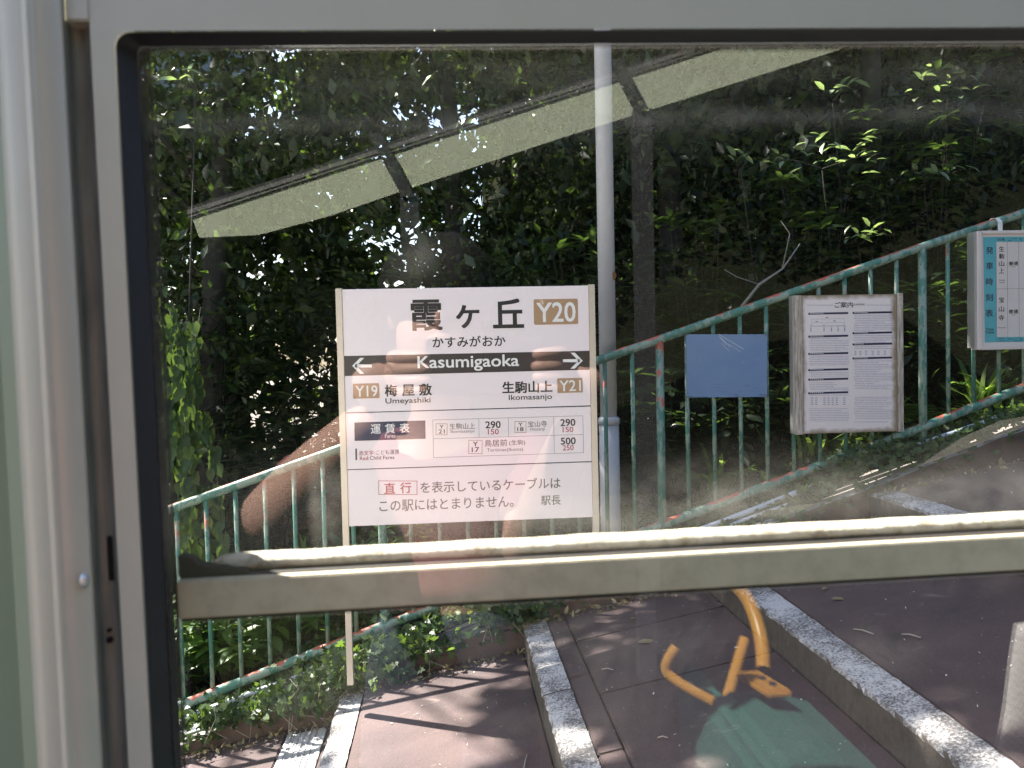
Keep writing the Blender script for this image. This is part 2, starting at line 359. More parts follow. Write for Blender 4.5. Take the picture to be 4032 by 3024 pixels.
# concrete edging and hillside
m = MB(); xs = np.linspace(-3, 5, 60)
rg = []
for x in xs:
    o_ = (random.random()-.5)*.012
    rg.append([m.b.verts.new(p_) for p_ in ((x, 3.462, nose(x)-.4), (x, 3.462+o_*.4, nose(x)+.025+o_), (x, 3.525, nose(x)+.03+o_), (x, 3.525, nose(x)-.4))])
for r1, r2 in zip(rg, rg[1:]):
    for j in range(3): m.b.faces.new([r1[j], r1[j+1], r2[j+1], r2[j]])
tag(m.build('concrete_edging', 'concrete_dark'), kind='structure')
def hill_z(x, y):
    b = .20+.325*np.clip(x, -30, 30)
    d = np.maximum(y-3.5, 0)
    rise = np.clip((x-.5)/2.5, 0, 1)*np.clip(d-1.2, 0, 40)*.95
    return b+np.minimum(d, .4)*.12-.10*np.clip(d-.4, 0, 3)*(1-np.clip((x-.5)/2.5, 0, 1))+rise+.04*np.sin(x*3.1+y*2.2)+.03*np.sin(x*7.3-y*5)
nx, ny = 90, 60
gx = np.linspace(-14, 16, nx); gy = 3.5+np.linspace(0, 1, ny)**1.6*22
V = [(x, y, float(hill_z(x, y))) for y in gy for x in gx]
F = [(j*nx+i, j*nx+i+1, (j+1)*nx+i+1, (j+1)*nx+i) for j in range(ny-1) for i in range(nx-1)]
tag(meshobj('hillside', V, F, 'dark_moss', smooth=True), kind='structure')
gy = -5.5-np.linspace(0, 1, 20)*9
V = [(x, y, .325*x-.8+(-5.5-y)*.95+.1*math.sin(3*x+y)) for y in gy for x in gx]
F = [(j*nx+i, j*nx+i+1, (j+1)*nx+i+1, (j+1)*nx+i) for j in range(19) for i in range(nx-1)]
tag(meshobj('opposite_bank', V, F, 'dark_moss', smooth=True), kind='structure')  # unseen backdrop slope, added to keep bright sky out of the panes
# ------------------------------------------------------------------ leaves
def tmpl(kind):
    if kind == 'quad':
        V = [(0, 0, 0), (.5, -.26, .05), (1, 0, -.06), (.5, .26, .05)]; F = [(0, 1, 2), (0, 2, 3)]
    elif kind == 'leaf':
        V = [(0, 0, 0), (.3, -.2, .05), (.33, 0, 0), (.3, .2, .05), (.7, -.17, .02), (.7, 0, -.05), (.7, .17, .02), (1.05, 0, -.16)]
        F = [(0, 1, 2), (0, 2, 3), (1, 4, 5, 2), (2, 5, 6, 3), (4, 7, 5), (5, 7, 6)]
    elif kind == 'heart':
        V = [(0, 0, 0), (-.12, -.28, .04), (.2, -.46, .05), (.6, -.3, .0), (1, 0, -.1), (.6, .3, .0), (.2, .46, .05), (-.12, .28, .04)]
        F = [(0, 1, 2, 3), (0, 3, 4), (0, 4, 5), (0, 5, 6, 7)]
    elif kind == 'ivy':
        V = [(0, 0, 0), (.0, -.25, .0), (.12, -.55, .03), (.38, -.22, 0), (.62, -.42, .02), (.65, -.14, 0), (1, 0, -.05),
             (.65, .14, 0), (.62, .42, .02), (.38, .22, 0), (.12, .55, .03), (.0, .25, .0)]
        F = [(0, 1, 2, 3), (0, 3, 5), (3, 4, 5), (0, 5, 6, 7), (0, 7, 9), (7, 8, 9), (0, 9, 10, 11)]
    elif kind == 'blade':
        V = [(0, -.03, 0), (0, .03, 0), (.45, -.045, .12), (.45, .045, .12), (.8, -.03, .05), (.8, .03, .05), (1, 0, -.1)]
        F = [(0, 2, 3, 1), (2, 4, 5, 3), (4, 6, 5)]
    return np.array(V, float), F
def unit(a): return a/np.maximum(np.linalg.norm(a, axis=-1, keepdims=True), 1e-9)
def leaves(name, P, D, Nn, Sz, kind, mat, parent=None):
    T, F = tmpl(kind); n = len(P); D = unit(D); A = unit(np.cross(Nn, D)); Nn = np.cross(D, A)
    W = (P[:, None, :]+Sz[:, None, None]*(T[None, :, 0:1]*D[:, None, :]+T[None, :, 1:2]*A[:, None, :]+T[None, :, 2:3]*Nn[:, None, :])).reshape(-1, 3)
    k = len(T); cnt = [len(f) for f in F]; flat = np.concatenate([np.array(f) for f in F])
    idx = (flat[None, :]+(np.arange(n)*k)[:, None]).ravel()
    me = bpy.data.meshes.new(name); me.vertices.add(n*k); me.vertices.foreach_set('co', W.ravel())
    me.loops.add(len(idx)); me.loops.foreach_set('vertex_index', idx.astype(np.int32))
    lt = np.tile(np.array(cnt), n); ls = np.concatenate([[0], np.cumsum(lt)[:-1]])
    me.polygons.add(len(lt)); me.polygons.foreach_set('loop_start', ls.astype(np.int32)); me.polygons.foreach_set('loop_total', lt.astype(np.int32))
    me.update(calc_edges=True); me.validate()
    me.materials.append(MAT[mat]); o = bpy.data.objects.new(name, me); COL.objects.link(o)
    if parent is not None: o.parent = parent
    return o
def rdir(n, up=0., spread=1.):
    v = rng.normal(size=(n, 3)); v = unit(v)*spread; v[:, 2] += up; return unit(v)
# sun openings: discs on z=0 (projected along the sun) that the canopy leaves open
def sunuv(P): P = np.atleast_2d(P); return P[:, :2]+P[:, 2:3]*TR[None, :]
LIT = []
def lit(P, r): u = sunuv(np.array(P, float))[0]; LIT.append((u[0], u[1], r+.055))
def ground_at(px, py):
    d = ray(px, py); k = .167-.03; t = (k-1.4)/(d[2]-.325*d[0]); return CAM+d*t
for (px, py, r) in ((1750, 2760, .10), (1640, 2700, .12), (1300, 2700, .25), (1800, 2880, .10), (1700, 2900, .16), (1000, 2950, .35), (1250, 2850, .30), (1440, 2900, .22), (1600, 2960, .22), (1560, 2790, .16), (1800, 2990, .14), (1930, 2930, .10), (1500, 2700, .14),
                    (2000, 2790, .035), (2330, 3010, .10), (2250, 2900, .05), (2180, 2740, .025), (2560, 2600, .035), (2480, 2690, .04), (2640, 3020, .07), (2780, 3030, .05),
                    (3120, 2890, .06), (2960, 2930, .04), (3700, 2900, .06), (3850, 2970, .10), (3990, 2900, .07), (3760, 2700, .035), (4000, 3010, .10), (3380, 3010, .04)):
    lit(ground_at(px, py), r)
for (P, r) in (((-1.1, 3.7, .5), .30), ((-.8, 3.7, .8), .30), ((-.5, 3.7, .9), .25), ((-1.3, 4.1, .2), .35), ((-.8, 4.1, .1), .18), ((-1.5, 4.2, 1.9), .30), ((-1.0, 3.6, -.1), .3), ((-1.0, 4.0, .1), .30), ((-.5, 4.05, .2), .22), ((-1.3, 4.0, .3), .3), ((-.1, 4.05, .35), .10),
               ((-.1, 3.55, .2), .12), ((.1, 3.5, .25), .05), ((-.3, 3.5, .15), .12), ((2.3, 3.7, 1.15), .07), ((2.55, 3.75, 1.2), .10), ((1.35, 3.9, .75), .055), ((1.9, 3.8, .95), .04),
               ((2.6, 3.7, 1.95), .05), ((1.95, 3.7, 1.75), .06), ((2.3, 3.7, 1.85), .04), ((2.7, 3.55, 1.15), .08), ((1.05, 3.7, .55), .03), ((-.4, 3.7, .95), .1)):
    lit(P, r)
SPRAYS = [(3050, 525, 3470, 690, 4.6), (3600, 640, 3800, 700, 4.6), (3600, 250, 3860, 420, 4.8), (3255, 320, 3350, 360, 4.8), (3330, 890, 3480, 950, 4.6), (2900, 580, 2960, 620, 4.8), (690, 240, 760, 330, 4.3)]
for (a_, b_, c_, d_, Y) in SPRAYS:
    for f in np.linspace(0, 1, 1+int((c_-a_)/120)): lit(atY(a_+(c_-a_)*f, (b_+d_)/2, Y), .09)
LIT = np.array(LIT)
def canopy_keep(P, soft=.25):
    uv = sunuv(P); keep = np.ones(len(P), bool)
    high = P[:, 2] > 2.0+.32*np.maximum(P[:, 0], 0)*1.5
    d = np.full(len(P), 9.)
    for (u, v, r) in LIT:
        d = np.minimum(d, np.hypot(uv[:, 0]-u, uv[:, 1]-v)-r)
    jit = rng.normal(size=len(P))*.012
    keep &= ~((d+jit < 0) & ((P[:, 2] > 2.2) | (P[:, 1] > 5)))
    keep &= ~((uv[:, 1] < .95+.2*np.sin(uv[:, 0]*5)) & high)           # leaves cut away so sun reaches the track and car
    return keep
def trunk(pts, r0, r1, parent, name='trunk', mat='bark', seg=9):
    m = MB(); n = len(pts); m.tube(pts, [r0+(r1-r0)*k/(n-1) for k in range(n)], seg); return m.build(name, mat, parent)
def tree(x, y, H, rx, ry, nl, label, mat='leaf_forest', size=.085, z0=.0, low=.0, kind='quad', group='trees on the bank behind the railing', nclump=130, over=None):
    zb = float(hill_z(x, y))-.1; t = empty('forest_tree', (x, y, zb), label=label, cat='tree', group=group)
    lean = rng.normal(size=2)*.25
    pts = [(lean[0]*k/6*(k/6)*1.5, lean[1]*k/6, H*.9*k/6) for k in range(7)]
    trunk(pts, .055+.008*H*random.random(), .015, t)
    # clumps through an ellipsoid crown with an uneven outline
    c = rng.normal(size=(nclump, 3)); c = unit(c)*(rng.random((nclump, 1))**.42); c[:, 0] *= rx; c[:, 1] *= ry
    c[:, 2] = H*(.5+low)+c[:, 2]*H*(.5-low*.6)
    for k in range(9):
        b = c[rng.integers(nclump)]; zz = max(.3, b[2]*.75); f = zz/(H*.9)
        st = Vector((lean[0]*f*f*1.5, lean[1]*f, zz)); trunk([st, st.lerp(Vector(b), .5)+Vector((0, 0, .15)), Vector(b)], .03, .006, t, 'limb', seg=6)
    per = nl//nclump; P = np.repeat(c, per, 0)+rng.normal(size=(nclump*per, 3))*np.array([.22, .22, .16])*rng.choice([.7, 1., 1.6], (nclump*per, 1))
    if over:                                                     # boughs that lean out over the platform
        no = 15000; co = unit(rng.normal(size=(110, 3)))*(rng.random((110, 1))**.4)*np.array([1.35, 1.35, .9])+np.array([over[0]-x, over[1]-y, over[2]-zb])
        Po = np.repeat(co, no//110, 0)+rng.normal(size=(no//110*110, 3))*.24; P = np.concatenate([P, Po])
        for k in range(6):
            b = Vector(co[rng.integers(110)]); st = Vector((lean[0], lean[1]*.6, H*.6)); trunk([st, st.lerp(b, .5)+Vector((0, 0, .3)), b], .022, .006, t, 'limb', seg=6)
    Pw = P+np.array([x, y, zb])
    szf = np.ones(len(P)); szf[len(szf)-(no//110*110 if over else 0):] = 1.6 if over else 1.
    k = canopy_keep(Pw) & (Pw[:, 2] > hill_z(Pw[:, 0], Pw[:, 1])) & (Pw[:, 1] > 4.15-np.where(Pw[:, 2] > 4.6, 1.2, 0))
    P = P[k]; szf = szf[k]; n = len(P)
    D = rdir(n, -.25); Nn = rdir(n, 1.0, .9)
    leaves('crown', P, D, Nn, size*szf*np.clip(rng.lognormal(-.08, .38, n), .4, 2.2), kind, mat, t)
    return t
TREES = [  # x, y, H, rx, ry, leaves, mat, size, low, kind
 (-3.4, 6.6, 8.5, 1.5, 1.4, 15000, 'leaf_dark', .085, .0), (-1.7, 6.0, 9.0, 1.3, 1.3, 19000, 'leaf_forest', .075, .0),
 (.1, 6.3, 9.0, 1.35, 1.3, 21000, 'leaf_forest', .08, .0), (1.7, 6.1, 9.0, 1.4, 1.3, 21000, 'leaf_dark', .09, .0),
 (3.3, 6.2, 9.0, 1.5, 1.4, 17000, 'leaf_dark', .10, .0), (5.2, 6.6, 9.0, 1.6, 1.5, 10000, 'leaf_dark', .11, .0),
 (-5.0, 9.0, 10, 2., 1.7, 16000, 'leaf_forest', .17, .0), (-2.3, 9.2, 11., 2., 1.8, 19000, 'leaf_forest', .17, .0),
 (.7, 9.4, 11., 2., 1.8, 19000, 'leaf_forest', .17, .0), (3.6, 9.3, 10., 2.1, 1.8, 16000, 'leaf_dark', .17, .0),
 (6.6, 9.6, 10., 2.2, 1.8, 10000, 'leaf_dark', .14, .0),
 (-7.6, 13.5, 12, 3, 2.5, 9000, 'leaf_forest', .27, .0), (-3.2, 13.5, 12, 3, 2.5, 10000, 'leaf_forest', .27, .0), (1.4, 14, 12, 3, 2.5, 10000, 'leaf_forest', .27, .0), (6.5, 14, 12, 3, 2.5, 9000, 'leaf_forest', .27, .0),
]
TL = ['dark leaved tree at the far left edge of the window view', 'small leaved tree behind the left stretch of railing',
 'small leaved tree rising directly behind the station name sign', 'dark broad leaved tree behind the lamp pole and blue board', 'dark dense tree above the white notice board',
 'dark tree above the timetable at the right edge', 'second row tree far behind the left window jamb', 'second row tree seen through gaps above the left railing',
 'second row tree with sky gaps behind the name sign', 'second row tree in deep shade behind the notice board', 'second row tree in deep shade behind the timetable',
 'distant back row tree at the far left, edged by sky', 'distant back row tree behind the left railing', 'distant back row tree far behind the lamp pole', 'distant back row tree far behind the timetable']
OVER = [(-4.3, 5.3, 6.4), (-2.9, 5.0, 6.6), (-1.3, 5.2, 6.7), (.2, 5.0, 6.6), (1.7, 5.2, 6.9), (3.2, 5.3, 7.2)]
for k_, ((x, y, H, rx, ry, nl, mt, sz, low), lb) in enumerate(zip(TREES, TL)):
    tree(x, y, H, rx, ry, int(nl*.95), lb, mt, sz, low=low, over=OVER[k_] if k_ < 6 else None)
# trees added on the opposite bank to hide sky (seen only in the window's reflections)
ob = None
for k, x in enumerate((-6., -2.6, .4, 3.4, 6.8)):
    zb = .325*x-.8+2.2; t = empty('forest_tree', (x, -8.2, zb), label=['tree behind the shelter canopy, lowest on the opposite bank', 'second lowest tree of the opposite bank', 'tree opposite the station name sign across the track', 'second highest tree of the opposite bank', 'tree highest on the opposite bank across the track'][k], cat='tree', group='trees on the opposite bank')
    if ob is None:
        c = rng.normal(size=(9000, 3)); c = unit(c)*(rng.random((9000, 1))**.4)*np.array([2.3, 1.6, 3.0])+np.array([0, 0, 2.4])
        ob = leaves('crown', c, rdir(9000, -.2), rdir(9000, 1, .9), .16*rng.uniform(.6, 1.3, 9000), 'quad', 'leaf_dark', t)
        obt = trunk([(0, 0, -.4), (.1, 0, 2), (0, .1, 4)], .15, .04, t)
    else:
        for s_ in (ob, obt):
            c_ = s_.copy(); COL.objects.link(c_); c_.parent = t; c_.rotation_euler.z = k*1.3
# ------------------------------------------------------------------ understorey shrubs, vines, ferns, ivy
def stem_shrub(x, y, h, label, mat='leaf_bright', n=26, size=.11, spread=.28, whorl=7, cat='shrub', group='shrubs behind the railing', z=None, lean=(0, 0), kind='leaf'):
    zb = float(hill_z(x, y))-.03 if z is None else z
    t = empty('leafy_shrub', (x, y, zb), label=label, cat=cat, group=group)
    P, D, Q, Sz = [], [], [], []
    st = MB()
    for k in range(n):
        a_ = random.random()*6.283; rr = spread*random.random()**.6; hh = h*(.35+.65*random.random())
        top = Vector((rr*math.cos(a_)+lean[0]*hh, rr*math.sin(a_)+lean[1]*hh, hh)); bs = Vector((rr*.35*math.cos(a_), rr*.35*math.sin(a_), 0))
        mid = bs.lerp(top, .55)+Vector((random.uniform(-.03, .03), random.uniform(-.03, .03), .03))
        st.tube([bs, mid, top], [.004, .003, .0015], 4)
        for lv in (1., .86, .70, .55):
            c = bs.lerp(top, lv) if lv > .9 else mid.lerp(top, (lv-.55)/.45)
            nw = whorl if lv == 1. else max(2, whorl-3); ph = random.random()*6.28
            for j in range(nw):
                an = ph+j*6.283/nw+random.uniform(-.2, .2); el = random.uniform(-.35, .35) if lv < 1 else random.uniform(-.2, .6)
                d = (math.cos(an)*math.cos(el), math.sin(an)*math.cos(el), math.sin(el)); P.append(tuple(c)); D.append(d)
                Q.append((random.uniform(-.35, .35), random.uniform(-.35, .35)-.1, 1)); Sz.append(size*random.uniform(.6, 1.2))
    st.build('stems', 'bark', t)
    leaves('foliage', np.array(P), np.array(D), np.array(Q), np.array(Sz), kind, mat, t)
    return t
SH = [(-1.42, 4.08, .55, 'leaf_bright', .10, 'bright green whorled shrub at the left end of the railing beside the window jamb', 26),
 (-1.02, 4.02, .48, 'leaf_bright', .10, 'bright broad leaved shrub behind the second and third balusters from the left', 26),
 (-.62, 4.02, .45, 'leaf_bright', .095, 'green shrub behind the balusters just left of the sign post', 26),
 (-.22, 4.02, .45, 'leaf_bright', .09, 'green shrub under the left half of the station sign', 22),
 (.25, 4.05, .50, 'leaf_forest', .09, 'dull green shrub under the right half of the station sign', 22),
 (.72, 4.2, .70, 'leaf_dark', .11, 'dark shrub at the foot of the lamp pole', 24),
 (1.12, 4.15, .75, 'leaf_dark', .12, 'dark shrub below the blue board', 24),
 (1.62, 4.2, .55, 'leaf_forest', .10, 'shrub with broad leaves under the white notice board', 24),
 (2.05, 4.25, .80, 'leaf_dark', .12, 'dark shrub behind the thick post right of the notice board', 24),
 (2.5, 4.3, .75, 'leaf_dark', .12, 'dark shrub behind the timetable', 24),
 (2.95, 4.3, .8, 'leaf_dark', .12, 'dark shrub at the right edge above the timetable', 20)]
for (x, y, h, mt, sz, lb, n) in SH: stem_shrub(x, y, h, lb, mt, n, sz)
TALL = [(-1.6, 5.2, 1.15, 'leaf_forest', .12, 'tall shrub with large drooping leaves left of the sign'), (-1.0, 5.3, 1.25, 'leaf_dark', .13, 'tall dark glossy shrub between the left vine and the sign'),
 (-.5, 5.2, 1.25, 'leaf_forest', .12, 'tall glossy shrub touching the left edge of the sign'), (-1.75, 6.0, 2.3, 'leaf_dark', .15, 'deep shade shrub in the second row behind the vine'), (-1.0, 6.1, 2.3, 'leaf_dark', .15, 'deep shade shrub in the second row behind the left railing'), (-.2, 6.1, 2.3, 'leaf_dark', .15, 'deep shade shrub in the second row behind the sign'), (-.1, 5.1, 1.9, 'leaf_dark', .14, 'tall broad leaved shrub topping the station sign'), (.45, 5.0, 1.75, 'leaf_dark', .14, 'tall dark shrub left of the lamp pole'),
 (1.0, 5.0, 1.6, 'leaf_dark', .13, 'tall dark shrub right of the lamp pole'), (1.6, 5.0, 1.5, 'leaf_dark', .13, 'tall dark shrub above the notice board'), (2.3, 5.0, 1.5, 'leaf_dark', .13, 'tall dark shrub above the thick right post'), (3.0, 5.0, 1.6, 'leaf_dark', .13, 'tall dark shrub at the right edge over the railing')]
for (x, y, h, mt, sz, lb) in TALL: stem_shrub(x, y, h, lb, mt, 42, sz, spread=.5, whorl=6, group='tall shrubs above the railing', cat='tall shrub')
# heart-leaved vine hanging at the left
vz = float(hill_z(-1.55, 4.3)); leafmat('leaf_vine', [(.02, .048, .015), (.035, .07, .02), (.05, .09, .025), (.09, .12, .03)], trans=.28, tcol=(.14, .22, .03))
t = empty('climbing_vine', (-1.55, 4.3, vz), label='heart leaved climbing vine hanging beside the left window jamb', cat='vine')
P, D, Q, Sz = [], [], [], []; st = MB()
for k in range(30):
    x0 = random.uniform(-.25, .28); top = Vector((x0, random.uniform(-.1, .25), 2.30-.35*abs(x0)-random.random()*.5)); L = random.uniform(.5, 1.7)
    pts = [top+Vector((math.sin(j*.9+k)*.05+j*.01, math.cos(j*1.1+k)*.04, -L*j/7)) for j in range(8)]
    st.tube(pts, .002, 4)
    for j in range(int(L*26)):
        f = random.random()*7; i_ = min(6, int(f)); c = pts[i_].lerp(pts[i_+1], f-i_)
        P.append(tuple(c)); D.append((random.uniform(-.6, .6), -.3, -1)); Q.append((random.uniform(-.6, .6), -1, random.uniform(.1, .9))); Sz.append(random.uniform(.04, .085))
st.build('stems', 'bark', t); leaves('foliage', np.array(P), np.array(D), np.array(Q), np.array(Sz), 'heart', 'leaf_vine', t)
# thin saplings reaching into sunlight: light sprays of leaves
def spray(i, a_, b_, c_, d_, Y, lb):
    A = atY(a_, (b_+d_)/2+15, Y); B = atY(c_, (b_+d_)/2-5, Y); gx_, gy_ = (A[0]+B[0])/2+(.25 if i < 6 else -.45), Y+.5; zb = float(hill_z(gx_, gy_))
    t = empty('sapling', (gx_, gy_, zb), label=lb, cat='sapling', group='sunlit sapling sprays')
    o_ = np.array([gx_, gy_, zb]); M1 = (A+B)/2+np.array([.02, .12, -.05])
    trunk([(0, 0, -.1), ((M1-o_)*.5+np.array([.06, .05, 0])), (M1-o_)], .008, .004, t, 'stem')
    for e in (A, B): trunk([(M1-o_), ((M1+e)/2-o_+np.array([0, 0, .015])), (e-o_)], .005, .0015, t, 'twig', seg=5)
    n = max(5, int((c_-a_)/11)); P, D, Q, Sz = [], [], [], []
    for k in range(n):
        f = (k+random.random())/n; c = A+(B-A)*f+np.array([0, random.uniform(-.05, .08), random.gauss(0, (d_-b_)/FPX*Y*.22)])
        P.append(c-o_); s_ = random.choice((-1, 1)); D.append((s_*random.uniform(.3, 1), -random.random()*.7, random.uniform(-.5, .6))); Q.append((random.uniform(-.6, .2), random.uniform(-.3, .5), 1)); Sz.append(random.uniform(.05, .10))
    leaves('foliage', np.array(P), np.array(D), np.array(Q), np.array(Sz), 'leaf', 'leaf_pale', t)
for i, (s_, lb) in enumerate(zip(SPRAYS, ['sapling with the widest sunlit spray of pale leaves, upper right', 'sapling with a small pale spray right of the widest one', 'sapling with slender sunlit leaves in the top right corner of the glass',
    'sapling holding two white lit leaves near the top of the glass', 'sapling with a few lit leaves just above the railing', 'sapling with one lit twig right of the lamp pole', 'sapling with yellow green leaves in the top left corner of the glass'])):
    spray(i, *s_, lb)
# ferns and blades at right
def fern(x, y, n, L, label, z=None):
    zb = float(hill_z(x, y)) if z is None else z; t = empty('fern_plant', (x, y, zb), label=label, cat='fern', group='ferns and bamboo grass along the railing')
    for k in range(n):
        an = random.random()*6.283; P, D, Q, Sz = [], [], [], []; st = []
        l_ = L*random.uniform(.7, 1.2)
        for j in range(13):
            f = j/12; c = Vector((math.cos(an)*l_*f*.8, math.sin(an)*l_*f*.8, l_*(1.1*f-.75*f*f))); st.append(c)
            if j > 1:
                for s_ in (-1, 1):
                    P.append(tuple(c)); D.append((-math.sin(an)*s_+math.cos(an)*.5, math.cos(an)*s_+math.sin(an)*.5, -.1)); Q.append((0, 0, 1)); Sz.append(l_*.30*math.sin(math.pi*min(1, .12+f*.92))+.008)
        fr = leaves('frond', np.array(P), np.array(D), np.array(Q), np.array(Sz), 'quad', 'leaf_fern', t)
        MB().tube(st, .0016, 4).build('stalk', 'leaf_fern', fr)
fern(2.42, 3.98, 8, .28, 'feathery fern in a sun patch under the timetable')
fern(2.72, 3.92, 7, .26, 'fern at the right edge under the timetable')
fern(2.15, 3.9, 5, .22, 'small fern right of the thick post')
fern(1.3, 4.0, 8, .25, 'sunlit yellow green fern below the blue board')
fern(1.0, 3.95, 5, .2, 'fern left of the blue board behind a thick post')
def grass(x, y, n, L, label, mat='leaf_fern'):
    zb = float(hill_z(x, y)); t = empty('bamboo_grass', (x, y, zb), label=label, cat='bamboo grass', group='ferns and bamboo grass along the railing')
    P = np.zeros((n, 3)); P[:, :2] = rng.normal(size=(n, 2))*.03; D = rdir(n, 1.1, .9); D[:, 2] = np.abs(D[:, 2])
    leaves('foliage', P, D, np.cross(np.cross(D, [0, 0, 1]), D), L*rng.uniform(.5, 1.3, n), 'blade', mat, t)
for (x, y, n, L, lb) in ((1.28, 3.88, 26, .26, 'bamboo grass clump under the blue board'), (2.05, 3.82, 22, .28, 'bamboo grass at the foot of the thick right post'), (2.6, 3.85, 26, .32, 'bamboo grass with long dry tips under the timetable'),
        (.2, 3.95, 22, .22, 'bamboo grass behind the sign, right part'), (-.75, 4.3, 30, .45, 'long bladed grass left of the sign'), (1.75, 3.9, 20, .22, 'bamboo grass below the notice board'), (.85, 3.95, 24, .25, 'bamboo grass right of the lamp pole')):
    grass(x, y, n, L, lb)
n = 30000; x = rng.uniform(-3.5, 6.5, n); y = 4.0+rng.random(n)**1.2*5.5
z = hill_z(x, y)+rng.random(n)**1.5*.38
tag(leaves('undergrowth', np.stack([x, y, z], 1), rdir(n, .1), rdir(n, 1., .8), rng.uniform(.05, .12, n), 'leaf', 'leaf_dark'), label='dark leafy undergrowth covering the shaded hillside', cat='undergrowth', kind='stuff')
# dead branches
for (pts, lb) in (([(2920, 1210), (2990, 1120), (3080, 1060), (3150, 960)], 'bare dead branch forking above the railing right of the pole'),):
    P = [atY(*p_, 4.5) for p_ in pts]; t = empty('dead_branch', tuple(P[0]), label=lb, cat='branch')
    trunk([tuple(q_-P[0]) for q_ in P], .011, .003, t, 'stem', 'dead_twig', 6)
    trunk([tuple(P[2]-P[0]), tuple(atY(3110, 920, 4.5)-P[0]), tuple(atY(3075, 870, 4.5)-P[0])], .004, .0015, t, 'twig', 'dead_twig', 5)
    trunk([tuple(P[1]-P[0]), tuple(atY(2900, 1090, 4.5)-P[0]), tuple(atY(2850, 1060, 4.5)-P[0])], .004, .0015, t, 'twig', 'dead_twig', 5)
# ivy mat on the bank
n = 15000; x = rng.uniform(-1.9, 3.3, n); y = rng.uniform(3.40, 3.95, n)
f = .5+.5*np.sin(x*2.3+1.0)*np.cos(x*1.1); keep = rng.random(n) < np.where(y < 3.47, .16+.25*f, .75); keep &= ~((x > .45) & (x < 1.0) & (y < 3.45))
x, y = x[keep], y[keep]; z = hill_z(x, np.maximum(y, 3.5))+.004+rng.random(len(x))**2*.045
over = y < 3.47; z = np.where(over, nose(x)-.05+rng.random(len(x))*.10+.03, z)
D = rdir(len(x), -.1, 1.); D[:, 1] -= .4; Nn = rdir(len(x), 1.1, .8); Nn[:, 1] -= .45
tag(leaves('ivy_cover', np.stack([x, y, z], 1), D, Nn, rng.uniform(.018, .042, len(x)), 'ivy', 'leaf_ivy'), label='mat of small lobed ivy covering the bank at the foot of the railing', cat='ivy', kind='stuff')
# ivy clumps spilling onto the steps
def ivyclump(cx, cy, cz, rx, ry, rz, n, label):
    t = empty('ivy_clump', (cx, cy, cz), label=label, cat='ivy clump', group='ivy clumps spilling over the edging')
    c = rng.normal(size=(n, 3))*np.array([rx, ry, rz]); c[:, 2] = np.abs(c[:, 2])
    D = rdir(n, -.4, 1.); Nn = rdir(n, .8, .8); Nn[:, 1] -= .7
    leaves('foliage', c, D, Nn, rng.uniform(.022, .045, n), 'ivy', 'leaf_ivy', t)
    st = MB()
    for k in range(7):
        a_ = Vector((random.gauss(0, rx), 0, .02)); st.tube([a_, a_+Vector((random.gauss(0, .03), -.04, -.03)), a_+Vector((random.gauss(0, .06), -.07, -.10*random.random()-.03))], .0012, 4)
    st.build('runners', 'dead_twig', t)
ivyclump(-.40, 3.43, .07, .10, .04, .055, 420, 'ivy clump around the foot of the left sign post')
ivyclump(-.62, 3.42, -.03, .10, .04, .05, 380, 'ivy clump hanging over the back of the drain grate')
ivyclump(-.22, 3.47, .15, .09, .03, .05, 260, 'sunlit ivy clump right of the left sign post')
ivyclump(.24, 3.45, .29, .07, .035, .05, 340, 'ivy clump at the back end of the middle kerb')
ivyclump(-.95, 3.47, -.09, .14, .03, .04, 320, 'ivy clump above the edging at the lower left')
# litter
n = 700; x = rng.uniform(-1.2, 3., n); y = 3.43-np.abs(rng.normal(size=n))*.035
def tread_z(x):
    i = np.floor((x+.47)/PITCH); X0 = -.47+i*PITCH; return nose(X0)+SL*(x-X0)
tag(leaves('leaf_litter', np.stack([x, y, tread_z(x)+.006], 1), rdir(n, 0), rdir(n, .9), rng.uniform(.012, .04, n), 'leaf', 'leaf_dry'), label='dry brown leaf litter gathered along the back edge of the steps', cat='leaf litter', kind='stuff')
n = 520; x = rng.uniform(-1.0, 2.9, n); y = rng.uniform(1.2, 3.4, n)
tag(leaves('grit', np.stack([x, y, tread_z(x)+.002], 1), rdir(n, 0), rdir(n, 1.5, .3), rng.uniform(.004, .011, n), 'quad', 'lichen_chip'), label='pale flecks of grit scattered over the dark paving', cat='grit', kind='stuff')
for (px, py, s_, lb, mt) in ((2510, 2515, .075, 'pale willow-like leaf lying on the dark paving below the sign', 'leaf_dry'), (2890, 2495, .025, 'small pale chip of leaf beside the wide kerb', 'lichen_chip'), (1820, 2598, .03, 'pale dead leaf at the back of the sunlit step', 'leaf_dry'),
        (3235, 2330, .04, 'pale leaf just under the sash bar on the right paving', 'leaf_dry'), (3270, 2370, .05, 'long thin pale leaf on the right paving', 'leaf_dry'), (2480, 2120+300, .03, 'curled dead leaf at the ivy edge below the sash bar', 'leaf_dry'), (930, 2925, .035, 'pale leaf scrap on the lowest pink step', 'leaf_dry'), (960, 2930, .04, 'curled tan leaf on the lowest pink step', 'leaf_dry'), (1190, 2990, .04, 'tan dead leaf lying on the drain grate', 'leaf_dry')):
    P = ground_at(px, py); P[2] = float(tread_z(P[0]))+.008
    t = leaves('fallen_leaf', np.zeros((1, 3)), np.array([[1., random.uniform(-.3, .6), .05]]), np.array([[0, -.2, 1.]]), np.array([s_]), 'leaf', mt); t.location = P; tag(t, label=lb, cat='leaf', group='fallen leaves on the steps')
for (p1, p2, lb) in (((1100, 0), (0, 0), ''),):
    pass
